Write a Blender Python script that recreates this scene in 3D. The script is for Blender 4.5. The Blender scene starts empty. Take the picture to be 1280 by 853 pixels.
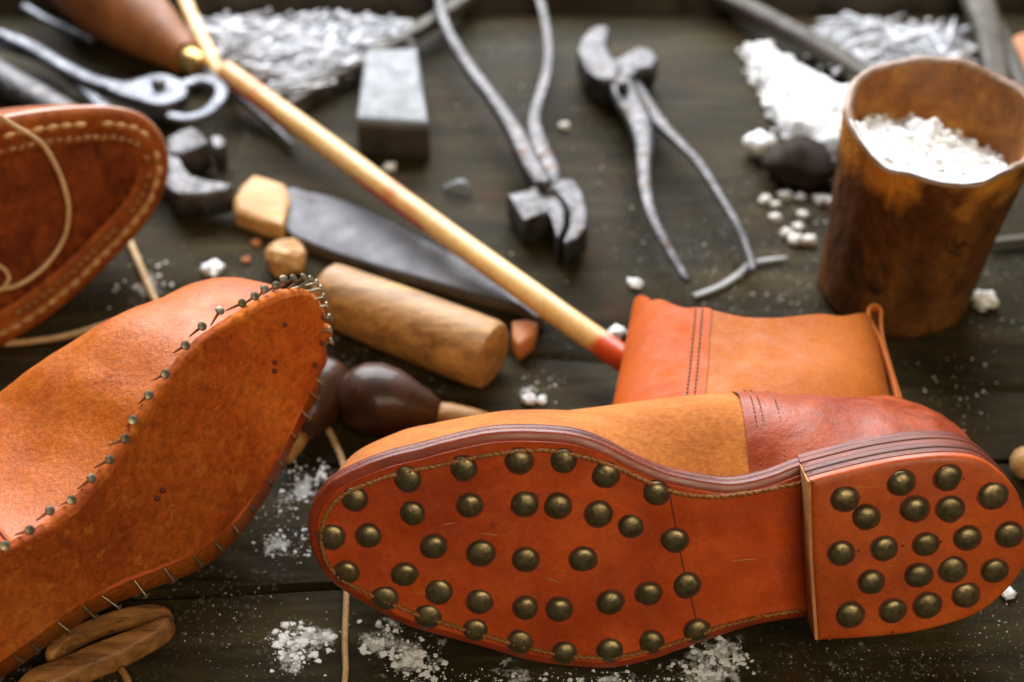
import bpy, bmesh, math, random
from mathutils import Vector, Matrix, noise
random.seed(11)
R = math.radians
scn = bpy.context.scene
COL = scn.collection

# ------------------------------------------------------------------ camera
ELEV, CAMH, LENS = R(43), 0.48, 50.0
GD = CAMH / math.tan(ELEV)
CAM = Vector((0, -GD, CAMH))
FPX = 1280 * LENS / 36.0
FWD = Vector((0, math.cos(ELEV), -math.sin(ELEV)))
UPV = Vector((0, math.sin(ELEV), math.cos(ELEV)))
RGT = Vector((1, 0, 0))

def ray(px, py):
    return (FWD + RGT * ((px - 640) / FPX) - UPV * ((py - 426.5) / FPX)).normalized()

def U(px, py, z=0.0):
    d = ray(px, py)
    return CAM + d * ((z - CAM.z) / d.z)

def UP(px, py, p0, n):
    d = ray(px, py)
    return CAM + d * ((p0 - CAM).dot(n) / d.dot(n))

def mpp(p):                      # metres per photo pixel at a world point
    return (p - CAM).dot(FWD) / FPX

cd = bpy.data.cameras.new("camera")
cam = bpy.data.objects.new("camera", cd)
COL.objects.link(cam)
cam.location = CAM
cam.rotation_euler = (R(90) - ELEV, 0, 0)
cd.lens = LENS
cd.sensor_width = 36
cd.clip_start = 0.02
cd.clip_end = 200
cd.dof.use_dof = True
cd.dof.aperture_fstop = 5.4
cd.dof.aperture_blades = 0
scn.camera = cam

# ------------------------------------------------------------------ materials
def newmat(name):
    m = bpy.data.materials.new(name)
    m.use_nodes = True
    nt = m.node_tree
    return m, nt, nt.nodes, nt.links, nt.nodes["Principled BSDF"]

def noise_node(nt, vec, scale, detail=6, rough=0.6, dist=0.0):
    n = nt.nodes.new("ShaderNodeTexNoise")
    n.inputs["Scale"].default_value = scale
    n.inputs["Detail"].default_value = detail
    n.inputs["Roughness"].default_value = rough
    n.inputs["Distortion"].default_value = dist
    nt.links.new(vec, n.inputs["Vector"])
    return n.outputs["Fac"]

def ramp(nt, fac, stops):
    r = nt.nodes.new("ShaderNodeValToRGB")
    els = r.color_ramp.elements
    while len(els) < len(stops):
        els.new(0.5)
    for e, (p, c) in zip(els, stops):
        e.position = p
        e.color = (*c, 1) if len(c) == 3 else c
    nt.links.new(fac, r.inputs["Fac"])
    return r.outputs["Color"]

def mixc(nt, fac, a, b, mode="MIX"):
    n = nt.nodes.new("ShaderNodeMix")
    n.data_type = "RGBA"
    n.blend_type = mode
    for sock, v in ((n.inputs["Factor"], fac), (n.inputs["A"], a), (n.inputs["B"], b)):
        if isinstance(v, (int, float)):
            n.inputs[0].default_value = v
        elif isinstance(v, tuple):
            sock.default_value = (*v, 1)
        else:
            nt.links.new(v, n.inputs[0] if sock == n.inputs["Factor"] else sock)
    return n.outputs["Result"]

def mixrgb(nt, fac, a, b, mode="MIX"):
    n = nt.nodes.new("ShaderNodeMixRGB")
    n.blend_type = mode
    for i, v in enumerate((fac, a, b)):
        if isinstance(v, (int, float)):
            n.inputs[i].default_value = v
        elif isinstance(v, tuple):
            n.inputs[i].default_value = (*v, 1)
        else:
            nt.links.new(v, n.inputs[i])
    return n.outputs["Color"]

def M(name, c1, c2, scale=40, rough=0.5, bump=0.15, fine=600, metal=0.0, coat=0.0, stretch=(1, 1, 1),
      rot=(0, 0, 0), spots=None, spot_scale=120, spot_lo=0.62, spec=0.5, stain_shade=None, rvar=0.15, bdist=0.0006,
      sheen=0.0, coat_rough=0.25, mid=None, sss=0.0, grain=0.35, scratch=None):
    m, nt, N, L, b = newmat(name)
    tc = N.new("ShaderNodeTexCoord")
    mp = N.new("ShaderNodeMapping")
    mp.inputs["Scale"].default_value = stretch
    mp.inputs["Rotation"].default_value = rot
    L.new(tc.outputs["Object"], mp.inputs["Vector"])
    v = mp.outputs["Vector"]
    f = noise_node(nt, v, scale, 7, 0.62, 0.6)
    st = [(0.3, c1), (0.7, c2)]
    if mid:
        st = [(0.28, c1), (0.5, mid), (0.72, c2)]
    col = ramp(nt, f, st)
    fn = noise_node(nt, v, fine, 4, 0.7)
    col = mixrgb(nt, grain, col, ramp(nt, fn, [(0.3, (0.55, 0.55, 0.55)), (0.7, (1.35, 1.35, 1.35))]), "MULTIPLY")
    if spots:
        sf = noise_node(nt, v, spot_scale, 5, 0.7)
        msk = ramp(nt, sf, [(spot_lo, (0, 0, 0)), (spot_lo + 0.07, (1, 1, 1))])
        col = mixrgb(nt, msk, col, spots)
    if scratch:
        m2 = N.new("ShaderNodeMapping"); m2.inputs["Scale"].default_value = (0.12, 1.6, 1.0); m2.inputs["Rotation"].default_value = (0.3, 0.2, R(24))
        L.new(tc.outputs["Object"], m2.inputs["Vector"])
        s1 = ramp(nt, noise_node(nt, m2.outputs["Vector"], 420, 3, 0.7, 0.2), [(0.66, (0, 0, 0)), (0.72, (0.6, 0.6, 0.6))])
        s2 = ramp(nt, noise_node(nt, tc.outputs["Object"], 30, 4, 0.6), [(0.45, (0, 0, 0)), (0.62, (1, 1, 1))])
        col = mixrgb(nt, mixrgb(nt, 1.0, s1, s2, "MULTIPLY"), col, scratch)
        s3 = ramp(nt, noise_node(nt, tc.outputs["Object"], 13, 5, 0.65), [(0.40, (0.66, 0.6, 0.6)), (0.60, (1.08, 1.08, 1.08))])
        col = mixrgb(nt, 0.8, col, s3, "MULTIPLY")
    if stain_shade:
        at = N.new("ShaderNodeAttribute")
        at.attribute_name = "stain_shade"
        nf = noise_node(nt, v, scale * 2.5, 4, 0.6)
        mm = N.new("ShaderNodeMath"); mm.operation = "MULTIPLY_ADD"
        L.new(nf, mm.inputs[0]); mm.inputs[1].default_value = 0.9
        ad = N.new("ShaderNodeMath"); ad.operation = "SUBTRACT"
        L.new(at.outputs["Fac"], ad.inputs[0]); ad.inputs[1].default_value = 0.45
        L.new(ad.outputs[0], mm.inputs[2])
        mk_ = ramp(nt, mm.outputs[0], [(0.35, (0, 0, 0)), (0.75, (1, 1, 1))])
        col = mixrgb(nt, mk_, col, stain_shade)
    L.new(col, b.inputs["Base Color"])
    rr = N.new("ShaderNodeMapRange")
    rr.inputs["From Min"].default_value = 0.3; rr.inputs["From Max"].default_value = 0.7
    rr.inputs["To Min"].default_value = max(0.03, rough - rvar); rr.inputs["To Max"].default_value = min(1, rough + rvar)
    L.new(noise_node(nt, v, scale * 3, 5, 0.6), rr.inputs["Value"])
    L.new(rr.outputs["Result"], b.inputs["Roughness"])
    b.inputs["Metallic"].default_value = metal
    b.inputs["Coat Weight"].default_value = coat
    b.inputs["Coat Roughness"].default_value = coat_rough
    b.inputs["Specular IOR Level"].default_value = spec
    if sss:
        b.inputs["Subsurface Weight"].default_value = sss
        b.inputs["Subsurface Radius"].default_value = (0.004, 0.002, 0.001)
        b.inputs["Subsurface Scale"].default_value = 1.0
    if sheen:
        b.inputs["Sheen Weight"].default_value = sheen
        b.inputs["Sheen Roughness"].default_value = 0.5
    if bump:
        ad = N.new("ShaderNodeMath"); ad.operation = "ADD"
        L.new(fn, ad.inputs[0]); L.new(f, ad.inputs[1])
        bp = N.new("ShaderNodeBump")
        bp.inputs["Strength"].default_value = bump
        bp.inputs["Distance"].default_value = bdist
        L.new(ad.outputs[0], bp.inputs["Height"])
        L.new(bp.outputs["Normal"], b.inputs["Normal"])
    return m

MT = {}
MT["sole"] = M("sole_leather", (0.42, 0.050, 0.007), (0.66, 0.112, 0.014), 28, 0.42, 0.25, 500, coat=0.0, spec=0.4, mid=(0.55, 0.078, 0.009),
               spots=(0.25, 0.03, 0.006), spot_scale=55, spot_lo=0.66, scratch=(0.72, 0.28, 0.09), bdist=0.0004)
MT["sole_lip"] = M("sole_lip_leather", (0.20, 0.025, 0.006), (0.36, 0.05, 0.009), 60, 0.4, 0.2, 500, coat=0.3, stretch=(0.4, 2, 2))
MT["heel_face"] = M("heel_leather", (0.48, 0.075, 0.010), (0.64, 0.125, 0.016), 30, 0.45, 0.2, 500, spec=0.4, spots=(0.3, 0.045, 0.008), spot_scale=60, spot_lo=0.66, scratch=(0.72, 0.28, 0.09), bdist=0.0004)
MT["edge"] = M("burnished_edge", (0.075, 0.011, 0.005), (0.25, 0.046, 0.016), 60, 0.4, 0.5, 500, coat=0.15, stretch=(0.25, 3, 3), coat_rough=0.3, rvar=0.12, grain=0.6)
MT["edge_light"] = M("cut_leather_edge", (0.42, 0.16, 0.05), (0.6, 0.27, 0.09), 90, 0.6, 0.3, 700)
MT["suede"] = M("vamp_suede", (0.38, 0.105, 0.017), (0.60, 0.21, 0.042), 26, 0.85, 0.7, 380, sheen=0.1, spec=0.15, bdist=0.0006, grain=0.6)
MT["counter"] = M("polished_leather", (0.22, 0.026, 0.005), (0.40, 0.068, 0.011), 26, 0.48, 0.4, 160, coat=0.07, spec=0.3, bdist=0.0014, coat_rough=0.3, grain=0.5)
MT["shaft"] = M("shaft_leather", (0.40, 0.098, 0.012), (0.52, 0.15, 0.022), 40, 0.65, 0.2, 700, spec=0.2, grain=0.4)
MT["front_panel"] = M("front_panel_leather", (0.43, 0.070, 0.008), (0.53, 0.108, 0.012), 40, 0.55, 0.12, 900, spec=0.12)
MT["lining"] = M("lining_leather", (0.3, 0.12, 0.04), (0.4, 0.18, 0.06), 40, 0.7)
MT["stitch"] = M("waxed_stitch", (0.20, 0.062, 0.009), (0.36, 0.14, 0.025), 200, 0.6, 0.4, 900)
MT["stitch_dark"] = M("dark_stitch", (0.14, 0.035, 0.007), (0.26, 0.08, 0.018), 200, 0.6, 0.4, 900)
MT["stitch_pale"] = M("pale_stitch", (0.42, 0.2, 0.055), (0.72, 0.42, 0.16), 160, 0.7, 0.4, 900)
MT["crack"] = M("dark_seam_and_shade", (0.10, 0.018, 0.006), (0.16, 0.03, 0.01), 100, 0.8, 0)  # dark seams, stitches and holes, also the contact shade round the hobnails
MT["brass"] = M("aged_brass", (0.12, 0.09, 0.04), (0.33, 0.27, 0.14), 90, 0.38, 0.15, 400, metal=0.82, rvar=0.1, spots=(0.06, 0.035, 0.015), spot_scale=140, spot_lo=0.63, grain=0.3)
MT["tack"] = M("tack_steel", (0.20, 0.165, 0.10), (0.42, 0.36, 0.25), 300, 0.42, 0.1, 900, metal=0.9)
MT["insole"] = M("rough_insole", (0.22, 0.030, 0.004), (0.60, 0.175, 0.020), 14, 0.8, 0.8, 300, mid=(0.43, 0.088, 0.009), spec=0.2,
                 spots=(0.52, 0.14, 0.018), spot_scale=110, spot_lo=0.56, bdist=0.0008, grain=0.85)
MT["insole_edge"] = M("insole_edge", (0.46, 0.07, 0.010), (0.62, 0.13, 0.02), 60, 0.6, 0.3, 500)
MT["last_upper"] = M("lasted_upper", (0.40, 0.078, 0.007), (0.60, 0.165, 0.019), 22, 0.42, 0.6, 420, coat=0.04, spec=0.25, bdist=0.0008, coat_rough=0.34,
                     spots=(0.36, 0.068, 0.007), spot_scale=70, spot_lo=0.64, grain=0.6)
MT["brown_sole"] = M("dark_brown_leather", (0.19, 0.036, 0.006), (0.46, 0.125, 0.018), 40, 0.65, 0.6, 260, spec=0.2, bdist=0.0012, grain=0.75)
MT["brown_inner"] = M("dark_brown_panel", (0.10, 0.017, 0.004), (0.30, 0.068, 0.010), 50, 0.7, 0.7, 260, spec=0.2, bdist=0.0012, grain=0.75)
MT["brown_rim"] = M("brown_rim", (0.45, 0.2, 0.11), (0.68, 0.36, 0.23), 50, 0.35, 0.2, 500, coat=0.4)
MT["steel"] = M("worn_steel", (0.035, 0.032, 0.030), (0.125, 0.122, 0.128), 60, 0.44, 0.5, 300, metal=0.75, spots=(0.055, 0.032, 0.019), spot_scale=60, spot_lo=0.57, grain=0.8, rvar=0.2, bdist=0.001)
MT["steel_bright"] = M("bright_steel", (0.06, 0.065, 0.075), (0.18, 0.19, 0.215), 60, 0.42, 0.4, 400, metal=0.7, spots=(0.03, 0.028, 0.025), spot_scale=60, spot_lo=0.58, grain=0.7, rvar=0.2)
MT["steel_dark"] = M("dark_steel", (0.10, 0.10, 0.11), (0.24, 0.24, 0.26), 50, 0.45, 0.2, 500, metal=0.7)
MT["blade"] = M("grey_blade", (0.07, 0.072, 0.085), (0.15, 0.152, 0.175), 26, 0.55, 0.05, 300, spec=0.4, spots=(0.09, 0.062, 0.048), spot_scale=40, spot_lo=0.63)
MT["blade_edge"] = M("brown_blade_edge", (0.05, 0.035, 0.02), (0.14, 0.1, 0.06), 60, 0.6, 0.2, 300)
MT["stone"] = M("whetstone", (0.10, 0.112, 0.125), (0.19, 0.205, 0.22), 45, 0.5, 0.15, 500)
MT["stone_side"] = M("dark_stone_side", (0.022, 0.018, 0.014), (0.06, 0.05, 0.04), 60, 0.6, 0.2, 300)  # sides in a darker, browner tone than the top face
MT["wood_pale"] = M("pale_cane", (0.62, 0.34, 0.095), (0.88, 0.60, 0.25), 20, 0.4, 0.2, 300, coat=0.15, stain_shade=(0.62, 0.07, 0.008), grain=0.4)
MT["wood_mid"] = M("worn_handle_wood", (0.20, 0.080, 0.014), (0.56, 0.30, 0.080), 26, 0.45, 0.5, 160, coat=0.1, stretch=(1.0, 6, 6), rot=(0, 0, R(22)), grain=0.7, spots=(0.10, 0.04, 0.012), spot_scale=60, spot_lo=0.64, bdist=0.001)
MT["wood_block"] = M("cut_wood", (0.42, 0.20, 0.055), (0.70, 0.40, 0.14), 30, 0.55, 0.35, 260, stretch=(1, 3, 3), grain=0.5)
MT["wood_brown"] = M("brown_handle_wood", (0.15, 0.045, 0.010), (0.36, 0.13, 0.032), 26, 0.5, 0.25, 260)
MT["wood_dark"] = M("dark_handle_wood", (0.022, 0.008, 0.003), (0.075, 0.028, 0.009), 35, 0.45, 0.3, 300, coat=0.25, coat_rough=0.14, spec=0.2, spots=(0.25, 0.12, 0.04), spot_scale=120, spot_lo=0.66)
MT["wood_carved"] = M("carved_wood", (0.16, 0.06, 0.014), (0.58, 0.27, 0.08), 30, 0.5, 0.5, 300, stretch=(1, 6, 4), rot=(0, 0, R(-25)), spots=(0.05, 0.018, 0.006), spot_scale=50, spot_lo=0.6)
MT["ferrule"] = M("brass_ferrule", (0.5, 0.32, 0.1), (0.78, 0.55, 0.22), 120, 0.35, 0.1, 500, metal=0.8)
MT["strip"] = M("dark_strip_wood", (0.02, 0.016, 0.011), (0.085, 0.07, 0.05), 40, 0.55, 0.25, 300, spec=0.25)
MT["strip_grey"] = M("grey_strip_wood", (0.045, 0.038, 0.028), (0.12, 0.105, 0.08), 40, 0.55, 0.25, 300, spec=0.3)
MT["cup"] = M("horn_cup", (0.045, 0.018, 0.006), (0.24, 0.092, 0.016), 24, 0.7, 0.9, 140, mid=(0.115, 0.042, 0.009), stretch=(1, 1, 0.6), bdist=0.003, stain_shade=(0.55, 0.23, 0.03), spots=(0.03, 0.013, 0.005), spot_scale=45, spot_lo=0.60, grain=0.8, spec=0.2)
MT["cup_in"] = M("horn_cup_inside", (0.13, 0.042, 0.006), (0.55, 0.26, 0.045), 34, 0.6, 0.6, 180, mid=(0.30, 0.105, 0.014), bdist=0.002, grain=0.6)
MT["cup_rim"] = M("worn_cup_rim", (0.16, 0.07, 0.02), (0.36, 0.24, 0.16), 40, 0.5, 0.4, 200, grain=0.6)
MT["powder"] = M("white_powder", (0.88, 0.89, 0.89), (0.92, 0.93, 0.93), 90, 0.9, 0.35, 380, spec=0.1, bdist=0.0015)
MT["crumb"] = M("dusty_crumb", (0.55, 0.52, 0.42), (0.85, 0.85, 0.82), 120, 0.9, 0.4, 500, spec=0.2)
MT["flake"] = M("white_flakes", (0.75, 0.78, 0.8), (0.9, 0.92, 0.93), 70, 0.9, 0.2, 500, spec=0.2, grain=0.1)
MT["thread"] = M("linen_thread", (0.50, 0.30, 0.12), (0.75, 0.52, 0.27), 120, 0.65, 0.4, 700)
MT["thread_grey"] = M("grey_strip", (0.20, 0.20, 0.19), (0.34, 0.34, 0.33), 120, 0.45, 0.2, 700)
MT["rock"] = M("dark_lump", (0.012, 0.008, 0.005), (0.05, 0.034, 0.022), 60, 0.8, 0.5, 300, spec=0.15, spots=(0.5, 0.5, 0.48), spot_scale=90, spot_lo=0.70)
MT["nail"] = M("nail_steel", (0.40, 0.42, 0.46), (0.92, 0.94, 0.98), 90, 0.35, 0, 500, metal=0.4)
MT["scrap"] = M("orange_scrap", (0.40, 0.12, 0.025), (0.55, 0.2, 0.05), 40, 0.6)

def table_mat():
    m, nt, N, L, b = newmat("weathered_bench_wood")
    tc = N.new("ShaderNodeTexCoord")
    mp = N.new("ShaderNodeMapping")
    mp.inputs["Scale"].default_value = (0.55, 4.0, 1)
    mp.inputs["Rotation"].default_value = (0, 0, R(2))
    L.new(tc.outputs["Object"], mp.inputs["Vector"])
    g = noise_node(nt, mp.outputs["Vector"], 16, 8, 0.65, 0.4)
    big = noise_node(nt, tc.outputs["Object"], 9, 5, 0.6)
    col = ramp(nt, g, [(0.25, (0.0085, 0.0072, 0.0034)), (0.5, (0.026, 0.0215, 0.0105)), (0.75, (0.062, 0.052, 0.027))])
    col = mixrgb(nt, 0.55, col, ramp(nt, big, [(0.3, (0.4, 0.45, 0.38)), (0.7, (1.7, 1.42, 0.95))]), "MULTIPLY")
    warm = noise_node(nt, tc.outputs["Object"], 30, 4, 0.6)
    col = mixrgb(nt, ramp(nt, warm, [(0.55, (0, 0, 0)), (0.75, (0.5, 0.5, 0.5))]), col, (0.070, 0.032, 0.010))
    # fine dust caught in the grain
    du = noise_node(nt, tc.outputs["Object"], 420, 3, 0.6)
    dz = noise_node(nt, tc.outputs["Object"], 12, 4, 0.6)
    mu = N.new("ShaderNodeMath"); mu.operation = "MULTIPLY"
    L.new(ramp(nt, du, [(0.60, (0, 0, 0)), (0.68, (1, 1, 1))]), mu.inputs[0])
    L.new(ramp(nt, dz, [(0.45, (0.02, 0.02, 0.02)), (0.65, (0.7, 0.7, 0.7))]), mu.inputs[1])
    col = mixrgb(nt, mu.outputs[0], col, (0.24, 0.23, 0.19))
    # broad dried, pale wipe marks
    hz = noise_node(nt, mp.outputs["Vector"], 9, 6, 0.7, 0.8)
    col = mixrgb(nt, ramp(nt, hz, [(0.55, (0, 0, 0)), (0.8, (0.35, 0.35, 0.35))]), col, (0.13, 0.122, 0.095))
    # chalky smears, each at its own place on the boards
    acc = None
    geo = N.new("ShaderNodeNewGeometry")
    for (x, y, rp) in [(368, 812, 50), (400, 800, 36), (380, 612, 40), (350, 680, 30), (480, 800, 42), (515, 828, 55), (900, 822, 55), (880, 845, 70), (760, 856, 40), (640, 856, 40), (185, 360, 36), (660, 490, 22)]:
        c = U(x, y); dn = N.new("ShaderNodeVectorMath"); dn.operation = "DISTANCE"
        L.new(geo.outputs["Position"], dn.inputs[0]); dn.inputs[1].default_value = c
        mr = N.new("ShaderNodeMapRange"); mr.inputs["From Min"].default_value = 0; mr.inputs["From Max"].default_value = rp * mpp(c) * 1.25
        mr.inputs["To Min"].default_value = 1; mr.inputs["To Max"].default_value = 0
        L.new(dn.outputs["Value"], mr.inputs["Value"])
        if acc is None: acc = mr.outputs["Result"]
        else:
            mx = N.new("ShaderNodeMath"); mx.operation = "MAXIMUM"; L.new(acc, mx.inputs[0]); L.new(mr.outputs["Result"], mx.inputs[1]); acc = mx.outputs[0]
    n1 = noise_node(nt, tc.outputs["Object"], 150, 6, 0.72)
    sc = N.new("ShaderNodeMath"); sc.operation = "MULTIPLY_ADD"; L.new(acc, sc.inputs[0]); sc.inputs[1].default_value = 0.32; L.new(n1, sc.inputs[2])
    col = mixrgb(nt, ramp(nt, sc.outputs[0], [(0.69, (0, 0, 0)), (0.80, (0.8, 0.8, 0.8))]), col, (0.62, 0.65, 0.64))
    L.new(col, b.inputs["Base Color"])
    rr = N.new("ShaderNodeMapRange")
    rr.inputs["To Min"].default_value = 0.42; rr.inputs["To Max"].default_value = 0.72
    L.new(big, rr.inputs["Value"]); L.new(rr.outputs["Result"], b.inputs["Roughness"])
    b.inputs["Specular IOR Level"].default_value = 0.05
    bp = N.new("ShaderNodeBump"); bp.inputs["Strength"].default_value = 0.5; bp.inputs["Distance"].default_value = 0.0015
    L.new(g, bp.inputs["Height"]); L.new(bp.outputs["Normal"], b.inputs["Normal"])
    return m
MT["table"] = table_mat()

# ------------------------------------------------------------------ object helpers
def tag(o, label=None, cat=None, group=None, kind=None):
    if label: o["label"] = label
    if cat: o["category"] = cat
    if group: o["group"] = group
    if kind: o["kind"] = kind
    return o

def thing(name, loc, label, cat, group=None):
    o = bpy.data.objects.new(name, None)
    o.empty_display_size = 0.02
    COL.objects.link(o)
    o.location = loc
    return tag(o, label, cat, group)

def wloc(o):
    p = Vector(o.location)
    while o.parent:
        o = o.parent
        p = p + Vector(o.location)
    return p

def adopt(o, parent):
    """parent o (placed in world space) without moving it; parents are never rotated"""
    o.location = Vector(o.location) - wloc(parent)
    o.parent = parent

def mk(name, verts, faces, mat, parent=None, smooth=True, stain_shade=None, mats=None, midx=None, sharp=None):
    verts = [Vector(v) for v in verts]
    lo = Vector((min(v.x for v in verts), min(v.y for v in verts), min(v.z for v in verts)))
    hi = Vector((max(v.x for v in verts), max(v.y for v in verts), max(v.z for v in verts)))
    org = Vector(((lo.x + hi.x) / 2, (lo.y + hi.y) / 2, lo.z))
    me = bpy.data.meshes.new(name)
    me.from_pydata([v - org for v in verts], [], faces)
    if stain_shade:
        a = me.attributes.new("stain_shade", "FLOAT", "POINT")
        a.data.foreach_set("value", stain_shade)
    bm = bmesh.new(); bm.from_mesh(me)
    bmesh.ops.recalc_face_normals(bm, faces=bm.faces)
    bm.to_mesh(me); bm.free()
    for mm in (mats or [mat]):
        me.materials.append(MT[mm])
    if midx:
        me.polygons.foreach_set("material_index", midx)
    if smooth:
        me.polygons.foreach_set("use_smooth", [True] * len(me.polygons))
        if sharp:
            me.set_sharp_from_angle(angle=R(sharp))
    o = bpy.data.objects.new(name, me)
    o.location = org
    COL.objects.link(o)
    if parent: adopt(o, parent)
    return o

class MB:
    def __init__(s): s.v = []; s.f = []; s.st = []; s.mi = []
    def add(s, v, f, m=0):
        n = len(s.v)
        s.v += [Vector(p) for p in v]
        s.f += [tuple(i + n for i in q) for q in f]
        s.mi += [m] * len(f)
    def build(s, name, mat, parent=None, smooth=True, mats=None, sharp=None):
        return mk(name, s.v, s.f, mat, parent, smooth, mats=mats, midx=s.mi if mats else None, sharp=sharp)

def crom(pts, n, closed=False):
    """Catmull-Rom through pts, resampled to n points evenly by length (2D, 3D or longer tuples)"""
    P = [tuple(p) for p in pts]
    k = len(P); D = len(P[0])
    out = []
    segs = k if closed else k - 1
    for i in range(segs):
        g = lambda j: P[j % k] if closed else P[max(0, min(k - 1, j))]
        p0, p1, p2, p3 = g(i - 1), g(i), g(i + 1), g(i + 2)
        for s in range(16):
            t = s / 16
            out.append(tuple(0.5 * (2 * p1[d] + (p2[d] - p0[d]) * t + (2 * p0[d] - 5 * p1[d] + 4 * p2[d] - p3[d]) * t * t
                                    + (3 * p1[d] - p0[d] - 3 * p2[d] + p3[d]) * t ** 3) for d in range(D)))
    out.append(P[0] if closed else P[-1])
    L = [0]
    dd = min(D, 3)
    for a, b in zip(out, out[1:]):
        L.append(L[-1] + math.sqrt(sum((a[d] - b[d]) ** 2 for d in range(dd))))
    tot = L[-1]; res = []; j = 0
    for i in range(n):
        t = tot * (i / n if closed else i / (n - 1))
        while j < len(L) - 2 and L[j + 1] < t: j += 1
        f = (t - L[j]) / max(1e-12, L[j + 1] - L[j])
        res.append(tuple(out[j][d] + (out[j + 1][d] - out[j][d]) * f for d in range(D)))
    return res

def polyres(pts, n):
    """straight-line resample, open"""
    L = [0]
    for a, b in zip(pts, pts[1:]): L.append(L[-1] + math.dist(a, b))
    res = []; j = 0
    for i in range(n):
        t = L[-1] * i / (n - 1)
        while j < len(L) - 2 and L[j + 1] < t: j += 1
        f = (t - L[j]) / max(1e-12, L[j + 1] - L[j])
        res.append(tuple(pts[j][d] + (pts[j + 1][d] - pts[j][d]) * f for d in range(len(pts[0]))))
    return res

def loft(rings, closed=True, cap0=True, cap1=True):
    n = len(rings[0]); v = [p for r in rings for p in r]; f = []
    for k in range(len(rings) - 1):
        for i in range(n if closed else n - 1):
            j = (i + 1) % n
            f.append((k * n + i, k * n + j, (k + 1) * n + j, (k + 1) * n + i))
    if cap0: f.append(tuple(range(n - 1, -1, -1)))
    if cap1: f.append(tuple(range((len(rings) - 1) * n, len(rings) * n)))
    return v, f

def tube(pts, rad, seg=12, n=None, flat=1.0, up=Vector((0, 0, 1)), round_ends=True, sq=2.0):
    """pts: world points; rad: radii (list); flat: vertical radius / lateral radius"""
    data = [(*p, r) for p, r in zip(pts, rad)]
    if n: data = crom(data, n)
    P = [Vector(d[:3]) for d in data]; Rr = [d[3] for d in data]
    rings = []
    K = len(P)
    for i in range(K):
        t = (P[min(K - 1, i + 1)] - P[max(0, i - 1)]).normalized()
        s = t.cross(up)
        if s.length < 1e-4: s = t.cross(Vector((0, 1, 0)))
        s.normalize(); u = s.cross(t).normalized()
        def rg(c, sc):
            out = []
            for k in range(seg):
                a = 2 * math.pi * k / seg
                ca, sa = math.cos(a), math.sin(a)
                if sq != 2.0:
                    ca = math.copysign(abs(ca) ** (2 / sq), ca); sa = math.copysign(abs(sa) ** (2 / sq), sa)
                out.append(c + s * (ca * Rr[i] * sc) + u * (sa * Rr[i] * flat * sc))
            return out
        if i == 0 and round_ends:
            rings.append(rg(P[i] - t * Rr[i] * 0.5 * min(1, flat), 0.4)); rings.append(rg(P[i] - t * Rr[i] * 0.3 * min(1, flat), 0.78))
        rings.append(rg(P[i], 1))
        if i == K - 1 and round_ends:
            rings.append(rg(P[i] + t * Rr[i] * 0.3 * min(1, flat), 0.78)); rings.append(rg(P[i] + t * Rr[i] * 0.5 * min(1, flat), 0.4))
    return loft(rings)

def lathe(p0, p1, prof, seg=28):
    """prof: list of (t along p0->p1 in 0..1, radius in m)"""
    ax = (p1 - p0); L = ax.length; ax.normalize()
    s = ax.cross(Vector((0, 0, 1))).normalized(); u = s.cross(ax)
    rings = []
    for t, r in prof:
        c = p0 + ax * (L * t)
        rings.append([c + s * (math.cos(2 * math.pi * k / seg) * r) + u * (math.sin(2 * math.pi * k / seg) * r) for k in range(seg)])
    return loft(rings)

def slab(pts, dz, bev=0.0008):
    """polygon of world points = the TOP face; goes down by dz with a small bevel"""
    pts = [Vector(p) for p in pts]
    c = sum(pts, Vector()) / len(pts)
    def ins(p, a): return p + (c - p).normalized() * a
    down = Vector((0, 0, -1))
    rings = [[ins(p, bev * 3) for p in pts], [ins(p, bev) + down * bev * 0.35 for p in pts], [p + down * bev * 1.3 for p in pts],
             [p + down * (dz - bev) for p in pts], [ins(p, bev) + down * dz for p in pts]]
    return loft(rings)

def dome(out2, s0, s1, H, F, rings=16, p=0.55, q=0.8, bulge=0.0, th0=0.0, th1=90.0):
    """superelliptic dome on a closed outline (2D), collapsing on the spine s0-s1; H(t) height; F(a,b,w)->world"""
    s0 = Vector(s0); s1 = Vector(s1); d = s1 - s0; LL = d.length_squared
    R_ = []
    qs = []
    for o in out2:
        o = Vector(o[:2]); t = max(0, min(1, (o - s0).dot(d) / LL)); qs.append((o, s0 + d * t, t))
    for k in range(rings + 1):
        th = R(th0 + (th1 - th0) * k / rings)
        s = math.sin(th) ** q
        ring = []
        for o, qq, t in qs:
            c = max(0.0, math.cos(th)) ** (p(t) if callable(p) else p)
            c *= 1 + bulge * math.sin(2 * th)
            xy = qq + (o - qq) * c
            ring.append(F(xy.x, xy.y, H(t) * s))
        R_.append(ring)
    return R_

def blob(c, r, seed, amp=0.35, sub=2, flat=1.0, fr=1.6):
    bm = bmesh.new(); bmesh.ops.create_icosphere(bm, subdivisions=sub, radius=1)
    off = Vector((seed * 7.31, seed * 3.17, seed * 1.7))
    v = []
    for x in bm.verts:
        d = 1 + amp * noise.fractal(x.co * fr + off, 1.0, 2.0, 3)
        v.append(Vector((x.co.x * d * r, x.co.y * d * r, x.co.z * d * r * flat)) + Vector(c))
    f = [tuple(q.index for q in fc.verts) for fc in bm.faces]
    bm.free()
    return v, f

def pxtube(pxs, ws, zs, n=40, seg=12, flat=1.0, sq=2.0, round_ends=True):
    """traced centreline in photo pixels with pixel widths, laid at heights zs"""
    if not isinstance(zs, (list, tuple)): zs = [zs] * len(pxs)
    P = [U(x, y, z) for (x, y), z in zip(pxs, zs)]
    return tube(P, [w / 2 * mpp(p) for w, p in zip(ws, P)], seg, n, flat, sq=sq, round_ends=round_ends)

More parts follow.
